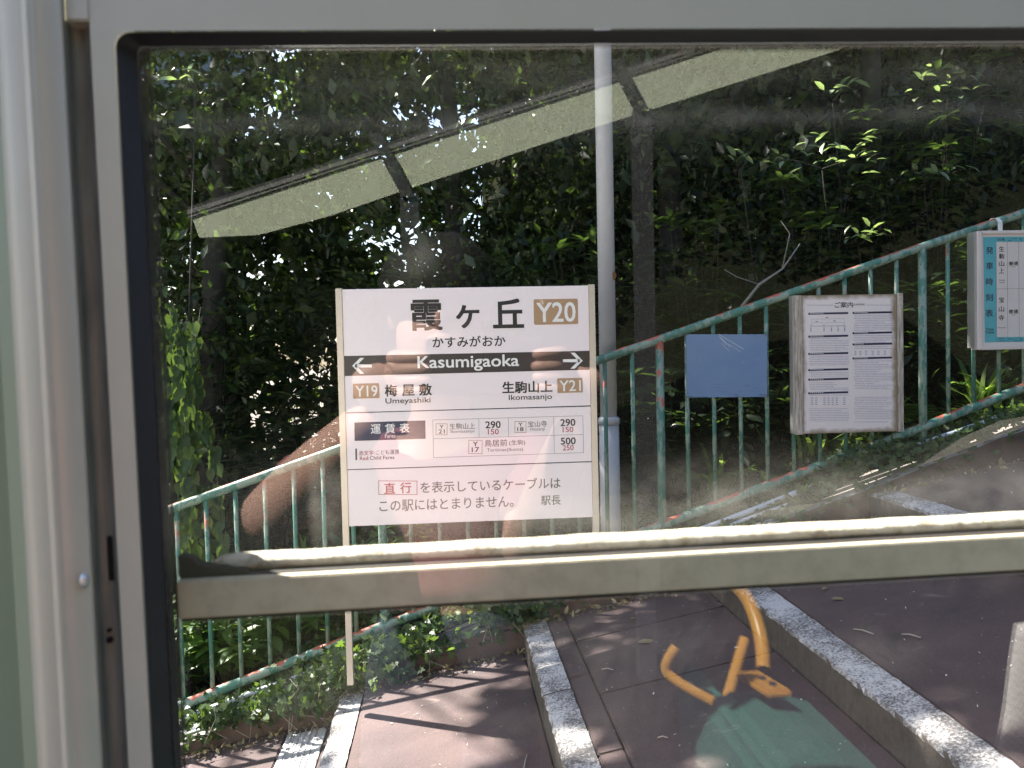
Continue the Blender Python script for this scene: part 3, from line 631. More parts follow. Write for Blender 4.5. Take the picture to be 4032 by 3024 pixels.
for k, ((a_, b_), (c_, d_), lb) in enumerate((((2300+70, 2642), (2415, 2640), 'short pale twig on the middle paving'), ((2590, 2903), (2630, 2900), 'tiny white twig in the shade of the middle paving'), ((3360, 2495), (3440, 2512), 'longest white twig on the right paving'), ((3550, 2500), (3625, 2510), 'thin pale twig near the right edge of the paving'), ((1600, 2400), (2060, 2360), ''), ((2060, 2960), (2075, 2900), 'thin dark twig against the middle kerb'))):
    if not lb: continue
    A, B = ground_at(a_, b_), ground_at(c_, d_); A[2] = float(tread_z(A[0]))+.005; B[2] = float(tread_z(B[0]))+.006
    m = MB().tube([A-A, (B-A)*.5+np.array([0, .004, .003]), B-A], .002, 5).build('fallen_twig', 'dead_twig'); m.location = A; tag(m, label=lb, cat='twig', group='fallen twigs on the steps')
# ------------------------------------------------------------------ RAILING
PX = [-2.83, -1.571, -.302, .967, 2.214, 3.46]; TZ = [.21, .645, 1.062, 1.455, 1.858, 2.24]; BZ = [-.68, -.235, .206, .607, 1.020, 1.45]
rl = empty('metal_railing', (-.302, 3.7, .1), label='sloping green tube railing with peeling paint climbing the bank', cat='railing')
ro = (-.302, 3.7, .1)
for (ZZ, rad, nm) in ((TZ, .0195, 'top_rail'), (BZ, .0215, 'bottom_rail')):
    pts = []
    for k in range(5):
        for j in range(12):
            f = j/12; pts.append((PX[k]*(1-f)+PX[k+1]*f, 3.7, ZZ[k]*(1-f)+ZZ[k+1]*f))
    MB().tube(pts, rad, 14).build(nm, 'fence_paint', rl, off=ro)
for k in range(6):
    m = MB().tube([(PX[k], 3.7, BZ[k]-.30), (PX[k], 3.7, TZ[k])], .0185, 14); m.build('post', 'fence_paint', rl, off=ro)
for k in range(5):
    for j in range(1, 10):
        f = j/10+.0; xx = PX[k]*(1-f)+PX[k+1]*f; zb = BZ[k]*(1-f)+BZ[k+1]*f; zt = TZ[k]*(1-f)+TZ[k+1]*f
        b_ = MB().tube([(xx, 3.7, zb), (xx, 3.7, zt)], .0098, 10).build('baluster', 'fence_paint', rl, off=ro)
# conduits along the railing foot
for (dz, y, r_, lb) in ((-.075, 3.655, .014, 'thick pale conduit directly under the bottom rail'), (-.108, 3.625, .009, 'thin pale conduit, middle of the three along the bank'), (-.130, 3.60, .008, 'lowest thin grey conduit along the bank')):
    c0 = (0, y, .304+dz); pts = [(x_, y+.006*math.sin(x_*3+dz*50), .304+dz+.325*x_+.008*math.sin(x_*4+dz*90)) for x_ in np.linspace(-2.6, 3.6, 40)]
    o_ = MB().tube([Vector(p_)-Vector(c0) for p_ in pts], r_, 10).build('conduit_pipe', 'conduit'); o_.location = c0; tag(o_, label=lb, cat='conduit', group='conduits along the railing foot')
# ------------------------------------------------------------------ LAMP POLE
P0 = (.757, 3.85, .40); t = empty('lamp_pole', P0, label='tall pale lavender metal pole with a rusty joint behind the name sign', cat='pole')
MB().tube([(0, 0, -.15), (0, 0, .665)], .0475, 24).build('lower_tube', 'pole_paint', t)
MB().tube([(0, 0, .665), (0, 0, .69), (0, 0, .70)], [.0515, .0515, .042], 24).build('collar', 'pole_paint', t)
MB().tube([(0, 0, .70), (.006, 0, 3.4), (.006, 0, 5.2)], .040, 24).build('upper_tube', 'pole_paint', t)
a = N('rust'); n_ = a.noise(a.pos(), 80, 5); MAT['rust'] = a.done(a.bsdf(a.ramp(n_, [(.3, (.08, .035, .015)), (.7, (.32, .15, .05))]), .9, 0, a.bump(n_, .004)))
m = MB(); zr = float(atY(2403, 1085, 3.81)[2])-.40
bmesh.ops.create_icosphere(m.b, subdivisions=2, radius=.016, matrix=Matrix.Translation((.028, -.026, zr)) @ Matrix.Diagonal((1, .5, 1.4, 1))); m.build('rusty_lug', 'rust', t, smooth=True)
# ------------------------------------------------------------------ SIGN LETTERING TOOLS
def homog(src, dst):
    A = []
    for (x_, y_), (u_, v_) in zip(src, dst):
        A.append([x_, y_, 1, 0, 0, 0, -u_*x_, -u_*y_, -u_]); A.append([0, 0, 0, x_, y_, 1, -v_*x_, -v_*y_, -v_])
    H = np.linalg.svd(np.array(A))[2][-1].reshape(3, 3)
    return lambda x_, y_: tuple((H @ [x_, y_, 1])[:2]/(H @ [x_, y_, 1])[2])
def text_geo(s, bold=0., space=1.):
    c = bpy.data.curves.new('t', 'FONT'); c.body = s; c.resolution_u = 3; c.space_character = space
    o = bpy.data.objects.new('t', c); COL.objects.link(o); bpy.context.view_layer.update()
    me = bpy.data.meshes.new_from_object(o.evaluated_get(bpy.context.evaluated_depsgraph_get()))
    V = np.array([v.co[:2] for v in me.vertices]); F = [tuple(p_.vertices) for p_ in me.polygons]
    bpy.data.objects.remove(o); bpy.data.meshes.remove(me); bpy.data.curves.remove(c)
    return V, F
class Print:
    """flat print on a board; local x right, local z up, facing -y"""
    def __init__(s, H, parent, y=-.0006): s.H = H; s.parent = parent; s.y = y; s.d = {}
    def _add(s, key, V, F):
        d = s.d.setdefault(key, ([], [])); n = len(d[0]); d[0].extend(V); d[1].extend([tuple(i+n for i in f) for f in F])
    def text(s, key, body, cx, cy, w_, h_, bold=0., space=1., lift=0.):
        V, F = text_geo(body, bold, space)
        if not len(V): return
        lo, hi = V.min(0), V.max(0); u0, v0 = s.H(cx-w_/2, cy); u1, _ = s.H(cx+w_/2, cy); _, va = s.H(cx, cy-h_/2); _, vb = s.H(cx, cy+h_/2); uc, vc = s.H(cx, cy)
        W = u1-u0; Hh = va-vb; V = (V-(lo+hi)/2)/(hi-lo)*np.array([W, Hh])+np.array([uc, vc])
        cw = W/max(1, len(body.replace(' ', '')));
        offs = [(0, 0)] if bold <= 0 else [(i*bold*1.3*cw, j*bold*1.0*cw) for i in (-1, 0, 1) for j in (-1, 1)]
        for q_, (ox, oz) in enumerate(offs): s._add(key, [(a_+ox, s.y-lift-q_*.00003, b_+oz) for a_, b_ in V], F)
    def quad(s, key, pts, lift=0.):
        s._add(key, [(*[(u, s.y-lift, v) for u, v in [s.H(*p_)]][0],) for p_ in pts], [tuple(range(len(pts)))])
    def rect(s, key, cx, cy, w_, h_, rr=0., lift=0.):
        uc, vc = s.H(cx, cy); u0, _ = s.H(cx-w_/2, cy); u1, _ = s.H(cx+w_/2, cy); _, va = s.H(cx, cy-h_/2); _, vb = s.H(cx, cy+h_/2)
        W, Hh = (u1-u0)/2, (va-vb)/2; r_ = rr*min(W, Hh); P = []
        for (sx_, sz_, a0) in ((1, 1, 0), (-1, 1, 90), (-1, -1, 180), (1, -1, 270)):
            for k in range(5 if r_ else 1):
                an = R(a0+(k*22.5 if r_ else 45)); P.append((uc+sx_*(W-r_)+(r_*math.cos(an) if r_ else 0), s.y-lift, vc+sz_*(Hh-r_)+(r_*math.sin(an) if r_ else 0)))
        s._add(key, P, [tuple(range(len(P)))])
    def frame(s, key, cx, cy, w_, h_, t_):
        s.line(key, cx-w_/2, cy-h_/2, cx+w_/2, cy-h_/2, t_); s.line(key, cx-w_/2, cy+h_/2, cx+w_/2, cy+h_/2, t_)
        s.line(key, cx-w_/2, cy-h_/2, cx-w_/2, cy+h_/2, t_); s.line(key, cx+w_/2, cy-h_/2, cx+w_/2, cy+h_/2, t_)
    def line(s, key, x0, y0, x1, y1, t_):
        L = math.hypot(x1-x0, y1-y0); nx_, ny_ = -(y1-y0)/L*t_/2, (x1-x0)/L*t_/2; ex, ey = (x1-x0)/L*t_/2, (y1-y0)/L*t_/2
        s.quad(key, [(x0+nx_-ex, y0+ny_-ey), (x1+nx_+ex, y1+ny_+ey), (x1-nx_+ex, y1-ny_+ey), (x0-nx_-ex, y0-ny_-ey)])
    def finish(s):
        for (nm, mat), (V, F) in s.d.items():
            me = bpy.data.meshes.new(nm); me.from_pydata(V, [], F); me.update()
            b = bmesh.new(); b.from_mesh(me)
            for f in b.faces:
                f.normal_update()
                if f.normal.y > 0: f.normal_flip()
            b.to_mesh(me); b.free()
            me.materials.append(MAT[mat]); o = bpy.data.objects.new(nm, me); COL.objects.link(o); o.parent = s.parent
# ------------------------------------------------------------------ STATION NAME SIGN
sg = empty('station_name_sign', (.085, 3.2, .21), label='large pink-white station name sign reading Kasumigaoka on two flat metal posts', cat='station sign')
so_ = (.085, 3.2, .21)
HW, ZT, ZB = .4735, 1.664-.21, .757-.21       # half width of sheet, top, bottom (local)
zl = [ZT, None, None, ZB]
Hs = homog([(104, 97), (1607, 67), (1647, 1490), (147, 1558)], [(-HW, ZT), (HW, ZT), (HW, ZB), (-HW, ZB)])
z1 = Hs(877, 831)[1]; z2 = Hs(886, 1178)[1]
for (za, zb_, lb) in ((ZT, z1+.0012, 'upper sheet with the station name'), (z1-.0012, z2+.0012, 'middle sheet with the fare table'), (z2-.0012, ZB, 'lower sheet with the express notice')):
    m = MB(); m.box(-HW, HW, 0, .012, zb_, za); o_ = m.build('sign_sheet', 'sign_white', sg, bevel=.0008, seg=1); o_['label'] = lb
for sx_, zb_ in ((-1, -.07), (1, .235)):
    m = MB(); xa, xb = (-HW-.0245, -HW-.0005) if sx_ < 0 else (HW+.0005, HW+.0245); m.box(xa, xb, -.004, .026, zb_, ZT+.004); m.build('post', 'post_metal', sg, bevel=.0015)
for zz in (ZT-.05, z1+.02, ZB+.05):
    m = MB(); m.box(-HW, HW, .0125, .022, zz-.015, zz+.015); m.build('back_rail', 'panel_back', sg)
p = Print(Hs, sg)
K = ('name_lettering', 'ink_black'); G_ = ('notice_lettering', 'ink_grey'); RD = ('red_lettering', 'ink_red'); BN = ('badge', 'ink_brown'); NV = ('fare_plate', 'ink_navy'); WH = ('white_lettering', 'ink_white')
FK = ('fare_lettering', 'ink_black'); LN = ('rule_lines', 'ink_black')
p.text(K, '霞', 623, 252, 184, 182, .022); p.text(K, 'ヶ', 873, 260, 137, 136, .022); p.text(K, '丘', 1121, 240, 180, 172, .022)
p.rect(BN, 1411, 228, 270, 156, .14); p.text(WH, 'Y20', 1412, 231, 234, 118, .02, lift=.0004)
p.text(K, 'かすみがおか', 882, 412, 444, 66, .012, 1.05)
p.quad(('name_band', 'ink_band'), [(118, 505), (1617, 466), (1619, 582), (121, 628)])
p.text(WH, 'Kasumigaoka', 879, 545, 618, 94, .02, lift=.0004)
for (cx, cy, sg_) in ((227, 565, -1), (1516, 527, 1)):
    p.quad(WH, [(cx-60*sg_, cy-8), (cx+42*sg_, cy-10), (cx+42*sg_, cy+10), (cx-60*sg_, cy+9)], .0004)
    for u in (-1, 1): p.quad(WH, [(cx+60*sg_, cy), (cx+34*sg_, cy), (cx-14*sg_, cy+u*49), (cx+12*sg_, cy+u*49)], .0004)
p.rect(BN, 253, 719, 162, 92, .12); p.text(WH, 'Y19', 255, 720, 134, 68, .015, lift=.0004)
p.text(K, '梅', 405, 716, 72, 70, .02); p.text(K, '屋', 511, 713, 72, 68, .02); p.text(K, '敷', 616, 709, 74, 70, .02)
p.text(K, 'Umeyashiki', 510, 781, 276, 42, .014)
p.text(K, '生駒山上', 1240, 690, 303, 70, .02); p.text(K, 'Ikomasanjo', 1259, 756, 264, 42, .014)
p.rect(BN, 1500, 679, 155, 90, .12); p.text(WH, 'Y21', 1501, 680, 130, 66, .015, lift=.0004)
p.line(LN, 127, 855, 1628, 803, 4); p.line(LN, 136, 1206, 1637, 1146, 4)
p.quad(NV, [(180, 914), (616, 899), (618, 1012), (182, 1028)])
p.text(WH, '運', 312, 953, 60, 58, .01, lift=.0004); p.text(WH, '賃', 400, 950, 60, 58, .01, lift=.0004); p.text(WH, '表', 488, 946, 60, 58, .01, lift=.0004); p.text(WH, 'Fares', 401, 996, 64, 22, .012, lift=.0004)
p.quad(NV, [(186, 1076), (196, 1075), (197, 1146), (187, 1147)])
p.text(RD, '赤文字', 253, 1102, 90, 29, .008); p.text(FK, ':こども運賃', 380, 1096, 152, 29, .0); p.text(RD, 'Red:', 243, 1135, 58, 23, .016); p.text(FK, 'Child Fares', 351, 1130, 150, 23, .008)
for l_ in ((662, 896, 1580, 865), (667, 1128, 1587, 1092), (662, 896, 667, 1128), (1580, 865, 1587, 1092), (664, 1012, 1583, 980), (944, 887, 946, 1002), (1125, 881, 1127, 995), (1402, 871, 1408, 1098)): p.line(LN, *l_, 1.8)
for (cx, cy, s_, nn) in ((716, 953, 68, '21'), (1199, 936, 68, '18'), (924, 1061, 82, '17')):
    p.frame(BN, cx, cy, s_, s_, 3.5); p.text(FK, 'Y', cx, cy-s_*.22, s_*.36, s_*.34, .015); p.text(FK, nn, cx, cy+s_*.2, s_*.55, s_*.36, .015)
p.text(FK, '生駒山上', 843, 933, 157, 37, 0); p.text(G_, 'Ikomasanjo', 845, 967, 146, 24, 0); p.text(FK, '290', 1031, 923, 92, 42, .025); p.text(RD, '150', 1033, 966, 66, 33, .012)
p.text(FK, '宝山寺', 1303, 916, 117, 37, 0); p.text(G_, 'Hozanji', 1304, 951, 86, 25, 0); p.text(FK, '290', 1489, 907, 90, 42, .025); p.text(RD, '150', 1490, 950, 65, 33, .012)
p.text(FK, '鳥居前', 1049, 1036, 138, 43, 0); p.text(FK, '(生駒)', 1180, 1034, 98, 36, 0); p.text(G_, 'Toriimae(Ikoma)', 1106, 1079, 222, 27, 0); p.text(FK, '500', 1492, 1021, 90, 42, .025); p.text(RD, '250', 1492, 1062, 66, 33, .012)
p.frame(RD, 448, 1316, 236, 84, 3.5); p.text(RD, '直', 398, 1320, 66, 66, .012); p.text(RD, '行', 497, 1316, 66, 66, .012)
p.text(G_, 'を表示しているケーブルは', 1020, 1296, 860, 70, .006, 1.0); p.text(G_, 'この駅にはとまりません。', 750, 1414, 825, 70, .006); p.text(G_, '駅長', 1389, 1388, 120, 58, .006)
p.finish()
# ------------------------------------------------------------------ NOTICE BOARD
rr_ = random.Random(3)
nb = empty('notice_board', (1.832, 3.655, 1.325), label='weathered white notice board with dense navy print and wooden side battens, tied to the railing', cat='notice board')
Hn = homog([(797, 97), (1465, 85), (1478, 925), (815, 943)], [(-.263, .317), (.257, .317), (.263, -.318), (-.257, -.318)])
m = MB(); m.box(-.215, .230, -.004, .008, -.315, .315); m.build('sheet', 'notice_paper', nb, bevel=.001)
m = MB(); m.box(-.257, -.217, -.008, .016, -.3175, .316); m.build('batten', 'weathered_timber', nb, bevel=.002)
m = MB(); m.box(.232, .260, -.008, .016, -.3175, .319); m.build('batten', 'weathered_timber', nb, bevel=.002)
m = MB(); m.box(-.264, -.2578, -.006, .03, -.312, .314); m.build('edge_strip', 'aluminium', nb)
p = Print(Hn, nb, y=-.0046)
NVt = ('title', 'ink_navy'); NVb = ('heading_bar', 'ink_navy'); SM = ('small_print', 'ink_bluegrey'); WL = ('heading_print', 'ink_white')
p.text(NVt, 'ご案内', 1110, 155, 110, 34, .012); p.text(NVt, '(生駒鋼索線)', 1203, 154, 70, 14, .0)
for x0_ in (887, 1245):
    for k in range(16): p.line(SM, x0_+k*10, 158-(k % 2)*3, x0_+k*10+9, 158-((k+1) % 2)*3, 2.2)
LB = [(207, 240), (345, 150), (450, 135), (548, 115), (606, 130), (688, 170)]; RB = [(202, 215), (325, 175), (393, 60), (478, 190)]
for (y_, _) in LB: p.rect(NVb, 1016, y_, 242, 12)
for (y_, _) in RB: p.rect(NVb, 1283, y_, 240, 12)
def rows(x0_, x1_, y0_, y1_, step, t_=4.):
    y_ = y0_
    while y_ < y1_:
        xe = x1_-(rr_.random() < .4)*rr_.random()*(x1_-x0_)*.5; x_ = x0_+rr_.choice((0, 0, 8))
        while x_ < xe:
            w_ = rr_.uniform(3, 6)
            p.rect(SM, x_+w_/2, y_+rr_.uniform(-.4, .4), w_*.85, t_*rr_.uniform(.6, 1)); x_ += w_+rr_.choice((.8, .8, 1.2, 3))
        y_ += step
for (a_, b_) in ((360, 440), (467, 530), (566, 595), (628, 672), (702, 712), (785, 860)): rows(902, 1138, a_, b_, 10.5)
for (a_, b_) in ((218, 315), (342, 385), (410, 425), (496, 665), (716, 765), (772, 850), (866, 870)): rows(1172, 1404, a_, b_, 10.5)
for k in range(4):
    for x_ in (915, 940, 990, 1015, 1040, 1065, 1110): p.rect(SM, x_+3, 720+k*13, 14, 5)
for k in range(3):
    for x_ in (1180, 1210, 1245, 1285, 1320, 1360): p.rect(SM, x_, 437+k*10, 12, 4)
p.line(SM, 912, 285, 1115, 282, 3); p.line(SM, 915, 243, 1112, 238, 1.5); p.line(SM, 915, 243, 911, 280, 1.5); p.line(SM, 1112, 238, 1116, 278, 1.5)
for (xa, xb) in ((915, 985), (993, 1112)):
    p.line(SM, xa+8, 264, xb-8, 262, 1.5); p.line(SM, xa, 280, xa+8, 264, 1.5); p.line(SM, xb, 280, xb-8, 262, 1.5)
for x_ in (911, 990, 1035, 1075, 1115):
    p.rect(SM, x_, 284, 11, 11, .99); p.rect(('diagram_dots', 'ink_white'), x_, 284, 6.5, 6.5, .99, lift=.0003); p.rect(SM, x_, 305, 6, 24)
for (x_, y_) in ((1008, 232), (945, 257), (1053, 253)): p.rect(SM, x_, y_, 16, 6)
for (y_, w_), x_ in [(b_, 902) for b_ in LB]+[(b_, 1170) for b_ in RB]:
    for k in range(int(min(w_, 90)/12)): p.rect(WL, x_+8+k*12, y_, 7, 5, lift=.0003)
p.finish()
for (x_, z_) in ((-.24, .30), (.245, .30), (-.24, -.30), (.245, -.30)):
    MB().tube([(x_, -.011, z_), (x_, -.006, z_)], .004, 8).build('screw', 'aluminium', nb)
# ------------------------------------------------------------------ BLUE BOARD
bb = empty('blue_board', (1.268, 3.67, 1.33), label='blank faded blue metal board with scratches wired to the railing', cat='blue board')
m = MB(); m.prism([(-.186, 0, .146), (.190, 0, .138), (.186, 0, -.147), (-.186, 0, -.140)], (0, .003, 0)); m.build('panel', 'faded_blue', bb)
Hb = homog([(925, 30), (1513, 33), (1510, 485), (930, 487)], [(-.186, .146), (.190, .138), (.186, -.147), (-.186, -.140)])
p = Print(Hb, bb, y=-.0006); SC = ('scratches', 'ink_white')
for l_ in ((1160, 30, 1340, 138, 2.), (1165, 45, 1245, 122, 2.2), (1180, 95, 1235, 152, 1.6), (1230, 100, 1320, 160, 1.2), (1175, 60, 1215, 108, 1.6)): p.line(SC, *l_)
p.finish()
for (x_, z_) in ((-.182, .142), (.185, .134), (-.182, -.137), (.182, -.143)):
    m = MB(); m.tube([(x_-.01, -.004, z_-.004), (x_, -.006, z_), (x_+.008, .004, z_+.006), (x_+.004, .03, z_)], .0013, 5); m.build('wire_tie', 'rust', bb)
# ------------------------------------------------------------------ TIMETABLE
tt = empty('timetable_board', (2.43, 3.64, 1.38), label='framed departure timetable with a turquoise header strip hooked on the railing', cat='timetable')
Wt = .62; Ht = .535
Ht_ = homog([(1218, 190), (1546, 183), (1546, 938), (1250, 940)], [(0, Ht), (.241, Ht+.001), (.241, .002), (.018, .006)])
m = MB(); m.box(.012, Wt, 0, .022, 0, Ht); m.build('backing', 'timetable_paper', tt, bevel=.002)
for (xa, xb, za, zb_) in ((.006, .030, -.004, Ht+.004), (Wt-.004, Wt+.02, -.004, Ht+.004)):
    m = MB(); m.box(xa, xb, -.010, .026, za, zb_); m.build('frame_side', 'timetable_paper', tt, bevel=.003)
for (za, zb_) in ((-.006, .014), (Ht-.010, Ht+.006)):
    m = MB(); m.box(.0305, Wt-.0045, -.009, .025, za, zb_); m.build('frame_rail', 'timetable_paper', tt, bevel=.003)
m = MB(); m.box(-.004, .0055, -.006, .05, .004, Ht+.002); m.build('edge_strip', 'aluminium', tt, bevel=.001)
p = Print(Ht_, tt, y=-.0008); TB = ('blue_strip', 'timetable_blue'); TK = ('lettering', 'ink_black')
p.quad(TB, [(1275, 222), (1360, 220), (1366, 905), (1290, 908)]); p.quad(TB, [(1360, 220), (1546, 218), (1546, 252), (1361, 253)]); p.quad(TB, [(1366, 873), (1546, 871), (1546, 903), (1366, 905)])
u0 = Ht_(1546, 218)[0]
for (y_, ch) in ((310, '発'), (412, '車'), (515, '時'), (617, '刻'), (719, '表')): p.text(('header_lettering', 'ink_navy'), ch, 1317, y_, 46, 46, .014, lift=.0004)
p.text(TK, 'Time', 1320, 823, 50, 16, .02, lift=.0004); p.text(TK, 'Table', 1321, 842, 56, 16, .02, lift=.0004)
p.text(TK, '行先', 1394, 238, 48, 19, .01, .0+1.2, lift=.0004); p.text(TK, '5', 1520, 236, 11, 17, .01, lift=.0004); p.text(TK, '5', 1524, 887, 11, 17, .01, lift=.0004)
p.text(TK, '種別', 1450, 244, 24, 9, 0, lift=.0004); p.text(TK, '時刻', 1484, 230, 24, 9, 0, lift=.0004); p.line(TK, 1436, 224, 1506, 250, 1.2); p.line(TK, 1438, 902, 1508, 876, 1.2)
p.text(TK, 'Desti-', 1398, 881, 40, 11, 0, lift=.0004); p.text(TK, 'nation', 1400, 896, 40, 10, 0, lift=.0004); p.text(TK, 'Sort', 1454, 883, 26, 11, 0, lift=.0004); p.text(TK, 'Time', 1490, 897, 30, 10, 0, lift=.0004)
for (y_, ch) in ((300, '生'), (348, '駒'), (396, '山'), (443, '上'), (633, '宝'), (692, '山'), (748, '寺')): p.text(TK, ch, 1396, y_, 34, 34, .01)
for (y_, s_, w_) in ((504, 'Ikoma', 40), (521, 'sanjo', 36), (813, 'Hozanji', 48)): p.text(G_, s_, 1400, y_, w_, 12, 0)
for y_ in (395, 708): p.text(TK, '普通', 1474, y_, 60, 26, .01); p.text(G_, 'Local', 1474, y_+20, 26, 9, 0)
for l_ in ((1433, 252, 1438, 905), (1508, 252, 1512, 905), (1362, 562, 1546, 560)): p.line(TK, *l_, 1.5)
p.line(TK, 1360, 222, 1366, 905, 1.5)
p.finish()
p2 = Print(lambda a_, b_: (a_, b_), tt, y=-.0008)
for zc in (Ht-.036, .036):
    p2.quad(('blue_strip', 'timetable_blue'), [(u0+.001, zc-.011), (Wt-.006, zc-.011), (Wt-.006, zc+.011), (u0+.001, zc+.011)])
for k in range(6): p2.quad(('column_lines', 'ink_black'), [(.29+k*.055, .03), (.291+k*.055, .03), (.291+k*.055, Ht-.03), (.29+k*.055, Ht-.03)])
p2.finish()
for x_ in (.122, .52):
    zt = float(TZ[4]+(TZ[5]-TZ[4])*((2.43+x_)-PX[4])/(PX[5]-PX[4]))-1.38
    m = MB(); pr = [(.012, Ht-.0), (.012, zt-.0), (.03, zt+.020), (.06, zt+.024), (.085, zt+.012), (.085, zt-.03)]
    for (a_, b_) in zip(pr, pr[1:]):
        m.hexa([(x_, a_[0], a_[1]), (x_+.022, a_[0], a_[1]), (x_+.022, b_[0], b_[1]), (x_, b_[0], b_[1]), (x_, a_[0]+.0015, a_[1]+.002), (x_+.022, a_[0]+.0015, a_[1]+.002), (x_+.022, b_[0]+.0015, b_[1]+.002), (x_, b_[0]+.0015, b_[1]+.002)])
    m.build('hook_strap', 'strap', tt)
# ------------------------------------------------------------------ CABLE CAR WINDOW WALL
CO = (0, .5, 1.4)
cc = empty('cable_car', CO, (0, -.0125, 0), label='cable car side wall of grey-beige trim framing the window we look through', cat='cable car')
def wp(x_, y_, z_): k = y_/.5; return (x_*k, y_, 1.4+(z_-1.4)*k)       # drawn at 0.5 m, moved to the part's own depth
def part(m, nm, mt, bevel=0., seg=2): return m.build(nm, mt, cc, bevel=bevel, seg=seg, off=CO)
# big interior skin with the window opening: outer edge at x=-.183, top z=1.5933
m = MB()
def rr_open(x0, x1, z0, z1, r_, n=7):
    P = []
    for (cx, cz, a0) in ((x1-r_, z1-r_, 0), (x0+r_, z1-r_, 90), (x0+r_, z0+r_, 180), (x1-r_, z0+r_, 270)):
        for k in range(n+1): an = R(a0+90*k/n); P.append((cx+r_*math.cos(an), cz+r_*math.sin(an)))
    return P
def ring(m, A, B, ya, yb):     # lofted ring between two closed outlines, A at ya, B at yb
    n = len(A); kb = yb*1.003; va = [m.b.verts.new((x_*ya/.5, ya, 1.4+(z_-1.4)*ya/.5)) for x_, z_ in A]; vb = [m.b.verts.new((x_*kb/.5, yb, 1.4+(z_-1.4)*kb/.5)) for x_, z_ in B]
    for i in range(n): m.b.faces.new([va[i], va[(i+1) % n], vb[(i+1) % n], vb[i]])
WX1, WZ0 = .95, .95
OP = [rr_open(-.183, WX1, WZ0, 1.5933, .009), rr_open(-.1835+.001, WX1, WZ0, 1.5928, .0085)]
outer = []
for (x_, z_) in OP[0]:        # push to a larger rectangle
    dx = .0142; outer.append((x_-dx if x_ < 0 else x_+.3, z_+ (.0 if False else 0)))
outer = rr_open(-.1968, 1.3, .5, 1.82, .009)
m = MB(); ring(m, outer, OP[0], .4680, .4685); ring(m, OP[0], rr_open(-.1822, WX1-.001, WZ0+.001, 1.5925, .0085), .4685, .4705)
part(m, 'window_frame', 'trim_paint')
m = MB(); ring(m, rr_open(-.1830, WX1, WZ0, 1.5932, .0088), rr_open(-.1705, WX1-.012, WZ0+.01, 1.5845, .004), .474, .482); ring(m, rr_open(-.1705, WX1-.012, WZ0+.01, 1.5845, .004), rr_open(-.1702, WX1-.012, WZ0+.01, 1.5842, .004), .482, .508)
part(m, 'rubber_gasket', 'rubber')
m = MB(); ring(m, rr_open(-.1706, WX1-.01, WZ0+.008, 1.5846, .004), rr_open(-.1655, WX1-.015, WZ0+.012, 1.5832, .003), .494, .498); ring(m, rr_open(-.1655, WX1-.015, WZ0+.012, 1.5832, .003), rr_open(-.1632, WX1-.018, WZ0+.014, 1.5826, .003), .500, .506); ring(m, rr_open(-.1632, WX1-.018, WZ0+.014, 1.5826, .003), rr_open(-.1630, WX1-.018, WZ0+.014, 1.5824, .003), .506, .56)
part(m, 'inner_seal', 'brown_seal')
m = MB(); m.tube([(-.1690, .4935, 1.0), (-.1690, .4935, 1.578)], .0006, 6); part(m, 'seal_bead', 'aluminium')
# guide channel, jamb post, side panel: upright extrusions (plan outline x, y)
def extr(pl, nm, mt, z0=.5, z1=1.82, smooth=False):
    m = MB(); a_ = [m.b.verts.new(wp(x_, y_, z0)) for x_, y_ in pl]; b_ = [m.b.verts.new(wp(x_, y_, z1)) for x_, y_ in pl]
    for i in range(len(pl)-1): m.b.faces.new([a_[i], a_[i+1], b_[i+1], b_[i]])
    o_ = part(m, nm, mt)
    for f in o_.data.polygons: f.use_smooth = smooth
    return o_
extr([(-.1968, .470), (-.1975, .4765), (-.2000, .4785), (-.2060, .4785), (-.2082, .476), (-.2095, .470), (-.2102, .4665)], 'guide_channel', 'trim_channel', z1=1.6000, smooth=True)
m = MB(); k_ = .467/.5; m.box(-.2100*k_, -.1965*k_, .4670, .482, 1.4+.2*k_, 1.79); part(m, 'channel_head', 'trim_paint', .001)
extr([(-.2102, .4665), (-.2106, .4700), (-.2112, .4700), (-.2114, .4640), (-.2135, .4615), (-.2265, .4610), (-.2285, .4595), (-.2303, .4580), (-.2322, .4582), (-.2345, .4615)], 'jamb_post', 'trim_paint', smooth=True)
extr([(-.2345, .4615), (-.2420, .4622), (-.2470, .4645), (-.2485, .468)], 'jamb_return', 'trim_paint', smooth=True)
a = N('door_green'); n_ = a.noise(a.pos(), 8, 3); MAT['door_green'] = a.done(a.bsdf(a.mix(n_, (.26, .31, .20), (.31, .35, .24)), .4))
extr([(-.2485, .468), (-.256, .472), (-.9, .474)], 'side_panel', 'door_green')
for (z0_, z1_) in ((1.2755, 1.3020),):
    m = MB(); m.box(-.2022*.957, -.1988*.957, .4770, .4795, 1.4+(z0_-1.4)*.957, 1.4+(z1_-1.4)*.957); part(m, 'latch_slot', 'dark_gap', .0006)
m = MB(); m.tube([(-.1945, .4765, 1.2475), (-.1945, .4795, 1.2475)], .0018, 10); part(m, 'key_hole', 'dark_gap')
m = MB(); m.tube([(-.1945, .4765, 1.2530), (-.1945, .4795, 1.2530)], .0012, 10); part(m, 'key_hole', 'dark_gap')
m = MB(); bmesh.ops.create_uvsphere(m.b, u_segments=14, v_segments=10, radius=.0030, matrix=Matrix.Translation((-.1995, .4610, 1.2860)) @ Matrix.Diagonal((.8, 1, 1.5, 1))); o_ = part(m, 'stop_knob', 'aluminium')
# lower and upper panes with the sash bar between
m = MB(); m.box(-.1655, WX1-.06, .4840, .4862, 1.2522, 1.5795); part(m, 'window_pane', 'glass_upper')['label'] = 'dusty upper pane'
m = MB(); m.box(-.170, WX1, .5300, .5340, .90, 1.2495); part(m, 'window_pane', 'glass_lower')['label'] = 'cleaner lower pane'
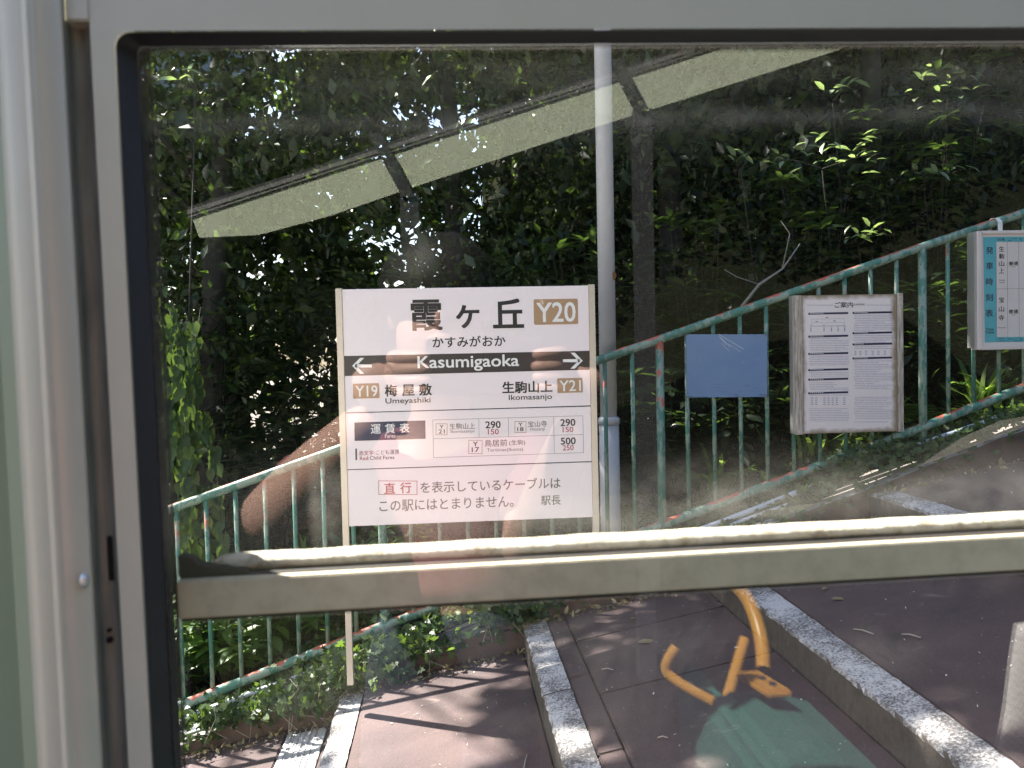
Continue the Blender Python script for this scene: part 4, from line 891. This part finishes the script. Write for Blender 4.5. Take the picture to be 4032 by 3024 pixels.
# sash bar face (box) with bright top lip
m = MB(); m.box(-.1640, WX1, .5000, .5290, 1.2500, 1.2722); part(m, 'sash_bar', 'sash_paint', .0009, 3)
m = MB(); m.box(-.1635, WX1, .5040, .5285, 1.2473, 1.2499); part(m, 'sash_seal', 'rubber')
m = MB(); xs = np.linspace(-.150, WX1, 150); rg = []
for k, x_ in enumerate(xs):
    th = 1+.05*math.sin(x_*90)+random.uniform(-.03, .03); ends = max(.25, min(1, (x_+.152)/.01))
    rg.append([m.b.verts.new((x_, .5255+.0105*math.cos(an)*ends, 1.2765+.0054*math.sin(an)*th*ends)) for an in np.linspace(0, 2*math.pi, 13)[:-1]])
for r1, r2 in zip(rg, rg[1:]):
    for j in range(12): m.b.faces.new([r1[j], r1[(j+1) % 12], r2[(j+1) % 12], r2[j]]).smooth = True
m.b.faces.new(rg[0]); part(m, 'sealant_bead', 'sealant')
m = MB(); m.box(-.1640, WX1, .508, .53, 1.2722, 1.2730); part(m, 'bead_seat', 'brown_seal')
m = MB()
pl = [(-.166, 1.2722), (-.166, 1.2860), (-.1575, 1.2835), (-.1545, 1.2790), (-.149, 1.2775), (-.140, 1.2782), (-.133, 1.2762), (-.126, 1.2758), (-.124, 1.2740), (-.124, 1.2722)]
m.prism([(x_, .5100, z_) for x_, z_ in pl], (0, .010, 0)); part(m, 'rubber_corner', 'rubber', .0008)
# car body below and beside the window, floor
m = MB(); m.box(-5, 6, .56, .60, -.2, .95); part(m, 'outer_panel', 'car_body', .004)
m = MB(); m.box(-2.2, 2.4, .474, .559, -.2, .93); part(m, 'inner_dado', 'trim_paint', .004)
m = MB(); m.box(-5, -.2050, .562, .60, .9505, 1.80); part(m, 'outer_pillar', 'car_body', .004)
m = MB(); m.box(-.2045, 6, .562, .60, 1.640, 1.662); part(m, 'outer_header', 'car_body', .004)  # kept thin, wall left open above so sun reaches seat and dust
m = MB(); m.box(-2.2, 2.4, -1.6, .473, -.02, .03); part(m, 'floor', 'rubber')
# ------------------------------------------------------------------ THINGS INSIDE (seen by reflection)
MY = .53                       # lower pane plane; virtual depth Yv -> real Y = 2*MY - Yv
def mir(px, py, Yv, plane=MY):
    v = atY(px, py, Yv); return np.array([v[0], 2*plane-v[1], v[2]])
seat = empty('passenger_seat', (.50, -.2, -.15), label='green moquette seat with yellow grab handle, reflected in the lower pane', cat='seat')
sto = (.50, -.2, -.15)
A = mir(2800, 2800, 1.45)
ya, yb = A[1], .40
m = MB(); zt = mir(2870, 2715, 1.45)[2]; xm = mir(2870, 2700, 1.45)[0]
pts = []
# side profile of the seat back (x,z), extruded across the car
xm -= .045
prof = [(xm-.06, .30), (xm-.015, zt-.09), (xm+.002, zt-.022), (xm+.030, zt), (xm+.12, zt-.004), (xm+.20, zt-.03), (xm+.24, .30)]
m.prism([(x_, ya, z_) for x_, z_ in prof], (0, yb-ya, 0)); m.build('backrest', 'seat_moquette', seat, bevel=.012, seg=3, off=sto)
m = MB(); m.box(xm-.46, xm-.035, ya, yb, .18, .30); m.build('cushion', 'seat_moquette', seat, bevel=.03, seg=3, off=sto)
m = MB(); m.box(xm-.40, xm+.08, ya+.02, yb-.02, -.20, .178); m.build('seat_base', 'trim_channel', seat, bevel=.01, off=sto)
def tubeob(nm, pts, r_, par, off, mt='yellow_paint'):
    P = [Vector(q_) for q_ in pts]; sm = []
    for i in range(len(P)-1):
        p0, p1, p2, p3 = P[max(i-1, 0)], P[i], P[i+1], P[min(i+2, len(P)-1)]
        for k in range(6):
            t_ = k/6; sm.append(.5*((2*p1)+(-p0+p2)*t_+(2*p0-5*p1+4*p2-p3)*t_*t_+(-p0+3*p1-3*p2+p3)*t_**3))
    sm.append(P[-1]); return MB().tube(sm, r_, 14).build(nm, mt, par, off=off)
h1 = tubeob('grab_handle', [mir(2895, 2300, 1.56), mir(2950, 2370, 1.54), mir(2988, 2470, 1.51), mir(3005, 2560, 1.48), mir(3008, 2640, 1.45)], .0135, seat, sto)
m = MB(); c0, c1 = mir(2950, 2655, 1.44), mir(3080, 2735, 1.34); m.hexa([(c0[0]-.025, c0[1], c0[2]-.008), (c1[0]-.025, c1[1], c1[2]-.008), (c1[0]+.02, c1[1], c1[2]-.008), (c0[0]+.02, c0[1], c0[2]-.008),
    (c0[0]-.025, c0[1], c0[2]+.006), (c1[0]-.025, c1[1], c1[2]+.006), (c1[0]+.02, c1[1], c1[2]+.006), (c0[0]+.02, c0[1], c0[2]+.006)]); hp = m.build('handle_plate', 'yellow_paint', seat, bevel=.004, off=sto)
for f in (.45, .75):
    c = c0+(c1-c0)*f+np.array([0, 0, .007]); MB().tube([c, c+np.array([0, 0, .003])], .006, 10).build('screw', 'ink_navy', seat, off=sto)
s2 = empty('passenger_seat', (.42, -.55, -.15), label='next seat up the aisle with a forked yellow handle, only its handle reflected', cat='seat')
so2 = (.42, -.55, -.15)
tubeob('grab_handle', [mir(2665, 2550, 1.62), mir(2632, 2600, 1.62), mir(2628, 2650, 1.62), mir(2700, 2705, 1.60), mir(2800, 2760, 1.58), mir(2870, 2800, 1.57)], .0105, s2, so2)
tubeob('grab_handle', [mir(2935, 2520, 1.70), mir(2905, 2620, 1.66), mir(2868, 2750, 1.60), mir(2858, 2800, 1.57)], .0120, s2, so2)
xq, yq, zq = mir(2865, 2800, 1.60)
m = MB(); m.box(xq+.03, xq+.10, yq-.48, yq-.06, .25, zq-.09); m.build('backrest', 'seat_moquette', s2, bevel=.02, seg=3, off=so2)
m = MB(); m.box(xq-.44, xq-.032, yq-.48, yq-.02, .18, .30); m.build('cushion', 'seat_moquette', s2, bevel=.03, seg=3, off=so2)
m = MB(); m.box(xq-.40, xq+.05, yq-.46, yq-.04, -.20, .178); m.build('seat_base', 'trim_channel', s2, off=so2)
# hanging woven cloth at the right
C0 = mir(3880, 2650, 1.15); V, F = [], []; nu, nv = 40, 30
for j in range(nv):
    for i in range(nu):
        u, v = i/(nu-1), j/(nv-1)
        V.append((.05-.26*v+.03*math.sin(v*3)+.05*math.sin(v*7)*v+u*(.34+.14*v), .014*math.sin(u*7+v*2)+.005*math.sin(u*19+v*3), .12-.62*v-.05*(1-u)*(1-u)+.0))
F = [(j*nu+i, j*nu+i+1, (j+1)*nu+i+1, (j+1)*nu+i) for j in range(nv-1) for i in range(nu-1)]
cl = meshobj('woven_cloth', V, F, 'woven_cloth', smooth=True); cl.location = C0; tag(cl, label='pale loosely woven cloth hanging in folds, reflected at the lower right', cat='cloth')
md = cl.modifiers.new('thick', 'SOLIDIFY'); md.thickness = .002
# shelter canopy across the track (reflected diagonal band)
MU = .485
SY = 2*MU-4.6
def cv(px, py): return mir(px, py, 4.6, MU)
sh = empty('shelter_canopy', (-.5, SY, 2.0), label='pale green sloping shelter canopy fascia across the track with a light metal edge', cat='shelter')
sho = (-.5, SY, 2.0)
A1, A2 = cv(740, 830), cv(3100, 70); B1, B2 = cv(760, 960), cv(3100, 235)
slope = (A2[2]-A1[2])/(A2[0]-A1[0]); xa, xb = A1[0], A2[0]+1.0
def zl_(x_): return A1[2]+slope*(x_-A1[0])
fp = [cv(*q_) for q_ in ((752, 850), (2106, 392), (3100, 95), (3400, 0), (3400, 165), (3100, 262), (2183, 552), (1625, 738), (1300, 850), (1020, 925), (785, 936))]
m = MB(); m.prism([(q_[0], SY-.04, q_[2]) for q_ in fp], (0, .04, 0)); m.build('fascia_board', 'shelter_paint', sh, off=sho)
for (dz, th_, yy) in ((0, .022, .012), (-.030, .010, .008)):
    m = MB(); m.hexa([(xa, SY, zl_(xa)+dz-th_), (xb, SY, zl_(xb)+dz-th_), (xb, SY+yy, zl_(xb)+dz-th_), (xa, SY+yy, zl_(xa)+dz-th_), (xa, SY, zl_(xa)+dz), (xb, SY, zl_(xb)+dz), (xb, SY+yy, zl_(xb)+dz), (xa, SY+yy, zl_(xa)+dz)]); m.build('edge_trim', 'aluminium', sh, off=sho)
m = MB(); m.hexa([(xa, SY-2.0, zl_(xa)+.25), (xb, SY-2.0, zl_(xb)+.25), (xb, SY, zl_(xb)+.004), (xa, SY, zl_(xa)+.004), (xa, SY-2.0, zl_(xa)+.27), (xb, SY-2.0, zl_(xb)+.27), (xb, SY, zl_(xb)+.02), (xa, SY, zl_(xa)+.02)]); m.build('roof_sheet', 'shelter_steel', sh, off=sho)
for (p0, p1) in (((1480, 540), (1610, 780)), ((2415, 250), (2520, 450))):
    q0, q1 = cv(*p0), cv(*p1)
    m = MB(); dd = q1-q0; q1 = q1+dd*.02; m.hexa([(q1[0]-.035, SY+.045, q1[2]), (q1[0]+.035, SY+.045, q1[2]), (q1[0]+.035, SY+.075, q1[2]), (q1[0]-.035, SY+.075, q1[2]), (q0[0]-.035, SY+.045, q0[2]), (q0[0]+.035, SY+.045, q0[2]), (q0[0]+.035, SY+.075, q0[2]), (q0[0]-.035, SY+.075, q0[2])]); m.build('brace', 'shelter_steel', sh, off=sho)
    m = MB(); m.box(q1[0]-.05, q1[0]+.05, SY-.03, SY+.06, -1.2, q1[2]+.02); m.build('post', 'shelter_steel', sh, off=sho)
# ------------------------------------------------------------------ PHOTOGRAPHER (reflected)
ph = empty('phone', (.045, -.010, 1.388), label='dark smartphone held level in both hands at the window', cat='phone')
m = MB(); m.box(-.069, .069, -.008, -.001, -.0335, .0335); m.build('body', 'phone_case', ph, bevel=.003, seg=3)
def skin_mesh(V, E, Rr, sub=2, root=0):
    me = bpy.data.meshes.new('s'); me.from_pydata(V, E, []); o = bpy.data.objects.new('s', me); COL.objects.link(o)
    md = o.modifiers.new('k', 'SKIN'); md.use_smooth_shade = True; md.branch_smoothing = .6
    for i, d in enumerate(me.skin_vertices[0].data): d.radius = (Rr[i][0], Rr[i][1]) if isinstance(Rr[i], tuple) else (Rr[i], Rr[i]); d.use_root = (i == root)
    s_ = o.modifiers.new('u', 'SUBSURF'); s_.levels = sub; s_.render_levels = sub
    bpy.context.view_layer.update(); r_ = bpy.data.meshes.new_from_object(o.evaluated_get(bpy.context.evaluated_depsgraph_get()))
    bpy.data.objects.remove(o); return r_
pr = empty('person', (.05, -.45, -.2), label='standing photographer in a red shirt holding up a phone, faintly reflected in the glass', cat='person')
pro = Vector((.05, -.45, -.2))
cx0 = -.01; yb_ = -.47
MU = .485; elL = mir(1030, 2060, 1.10, MU); elR = np.array([.115, -.33, 1.08])
wrL = Vector((-.085, -.05, 1.335)); wrR = Vector((.165, -.055, 1.325))
body = [(cx0, yb_, .82), (cx0, yb_, .95), (cx0, yb_, 1.08), (cx0, yb_-.01, 1.17), (cx0, yb_, 1.285), (cx0, yb_+.02, 1.335), (cx0, yb_+.03, 1.385), (cx0, yb_+.035, 1.445), (cx0, yb_+.03, 1.505),
        (cx0-.17, yb_, 1.215), tuple(elL), tuple((Vector(elL)+wrL)/2), tuple(wrL), (cx0+.17, yb_, 1.215), tuple(elR), tuple((Vector(elR)+wrR)/2), tuple(wrR),
        (cx0-.09, yb_, .78), (cx0-.10, yb_+.02, .44), (cx0-.10, yb_, .09), (cx0-.10, yb_+.12, .06), (cx0+.09, yb_, .78), (cx0+.10, yb_+.02, .44), (cx0+.10, yb_, .09), (cx0+.10, yb_+.12, .06)]
Eb = [(0, 1), (1, 2), (2, 3), (3, 4), (4, 5), (5, 6), (6, 7), (7, 8), (3, 9), (9, 10), (10, 11), (11, 12), (3, 13), (13, 14), (14, 15), (15, 16), (0, 17), (17, 18), (18, 19), (19, 20), (0, 21), (21, 22), (22, 23), (23, 24)]
Rb = [.13, .12, .13, .13, .055, .052, .075, .085, .06, .055, .042, .040, .026, .055, .042, .040, .026, .085, .058, .042, .035, .085, .058, .042, .035]
me = skin_mesh(body, Eb, Rb); bm_ = bmesh.new(); bm_.from_mesh(me)
def chain(P, rad):
    m2 = skin_mesh([tuple(q_) for q_ in P], [(i, i+1) for i in range(len(P)-1)], rad, 1); bm_.from_mesh(m2); bpy.data.meshes.remove(m2)
def hand(wr, sx, ex):         # sx: +1 right hand at the +x end of the phone; fingers wrap the back (lens side), thumb behind screen
    px_ = wr+Vector((-sx*.002, .012, .03)); palm = wr+Vector((-sx*.004, .018, .062))
    chain([wr, px_, palm], [(.024, .018), (.036, .017), (.034, .014)])
    for k, (dz, L) in enumerate(((.013, .95), (-.002, 1.05), (-.016, 1.0), (-.029, .8))):
        b0 = Vector((ex+sx*.022, -.030, 1.388+dz)); b1 = Vector((ex+sx*.016, -.002, 1.388+dz*1.0)); b2 = Vector((ex-sx*.004*L, .006, 1.388+dz*.95)); b3 = Vector((ex-sx*.018*L, .004, 1.388+dz*.9))
        chain([palm.lerp(b0, .3), b0, b1, b2, b3], [.0105, .0100, .0092, .0085, .0070])
    chain([wr+Vector((0, -.0, .035)), Vector((ex+sx*.018, -.040, 1.375)), Vector((ex-sx*.004, -.030, 1.392)), Vector((ex-sx*.022, -.026, 1.398))], [.014, .0115, .0105, .0085])
hand(wrL, -1, -.034); hand(wrR, 1, .116)
# face: nose, lips, ears joined to the head
hc = Vector((cx0, yb_+.03, 1.475))
for (d, s_) in (((0, .080, -.012), (.42, .6, 1.1)), ((0, .080, -.045), (1.2, .5, .45)), ((-.080, 0, -.005), (.35, .7, 1.3)), ((.080, 0, -.005), (.35, .7, 1.3))):
    bmesh.ops.create_icosphere(bm_, subdivisions=2, radius=.018, matrix=Matrix.Translation(hc+Vector(d)) @ Matrix.Diagonal((*s_, 1)))
for f in bm_.faces: f.smooth = True
me2 = bpy.data.meshes.new('body'); bmesh.ops.translate(bm_, verts=bm_.verts, vec=-pro); bm_.to_mesh(me2); bm_.free(); me2.materials.append(MAT['skin'])
o_ = bpy.data.objects.new('body', me2); COL.objects.link(o_); o_.parent = pr
def child_mesh(me_, nm, mt):
    me_.transform(Matrix.Translation(-pro)); me_.materials.clear(); me_.materials.append(MAT[mt]); o_ = bpy.data.objects.new(nm, me_); COL.objects.link(o_); o_.parent = pr
upL = Vector(body[9]).lerp(Vector(elL), .75); upR = Vector(body[13]).lerp(Vector(elR), .75)
child_mesh(skin_mesh([(cx0, yb_, .99), (cx0, yb_, 1.03), body[2], body[3], (cx0, yb_-.005, 1.265), body[9], tuple(upL), body[13], tuple(upR)], [(0, 1), (1, 2), (2, 3), (3, 4), (3, 5), (5, 6), (3, 7), (7, 8)], [.142, .135, .142, .142, .072, .078, .064, .078, .064]), 'shirt', 'shirt')
child_mesh(skin_mesh([(cx0, yb_, .83), (cx0, yb_, 1.02)]+body[17:20]+body[21:24], [(0, 1), (0, 2), (2, 3), (3, 4), (0, 5), (5, 6), (6, 7)], [.142, .158, .095, .072, .056, .095, .072, .056]), 'trousers', 'trousers')
m = MB(); bmesh.ops.create_icosphere(m.b, subdivisions=3, radius=.098, matrix=Matrix.Translation((cx0, yb_+.030, 1.520)) @ Matrix.Diagonal((1.0, 1.02, .95, 1)))
for v in m.b.verts: v.co += Vector((random.uniform(-1, 1), random.uniform(-1, 1), random.uniform(-1, 1)))*.004
m.build('hair', 'hair', pr, off=pro, smooth=True)
for sx_ in (-1, 1):
    m = MB(); bmesh.ops.create_icosphere(m.b, subdivisions=2, radius=.010, matrix=Matrix.Translation(hc+Vector((sx_*.030, .078, .012)))); m.build('eye', 'ink_black', pr, off=pro, smooth=True)
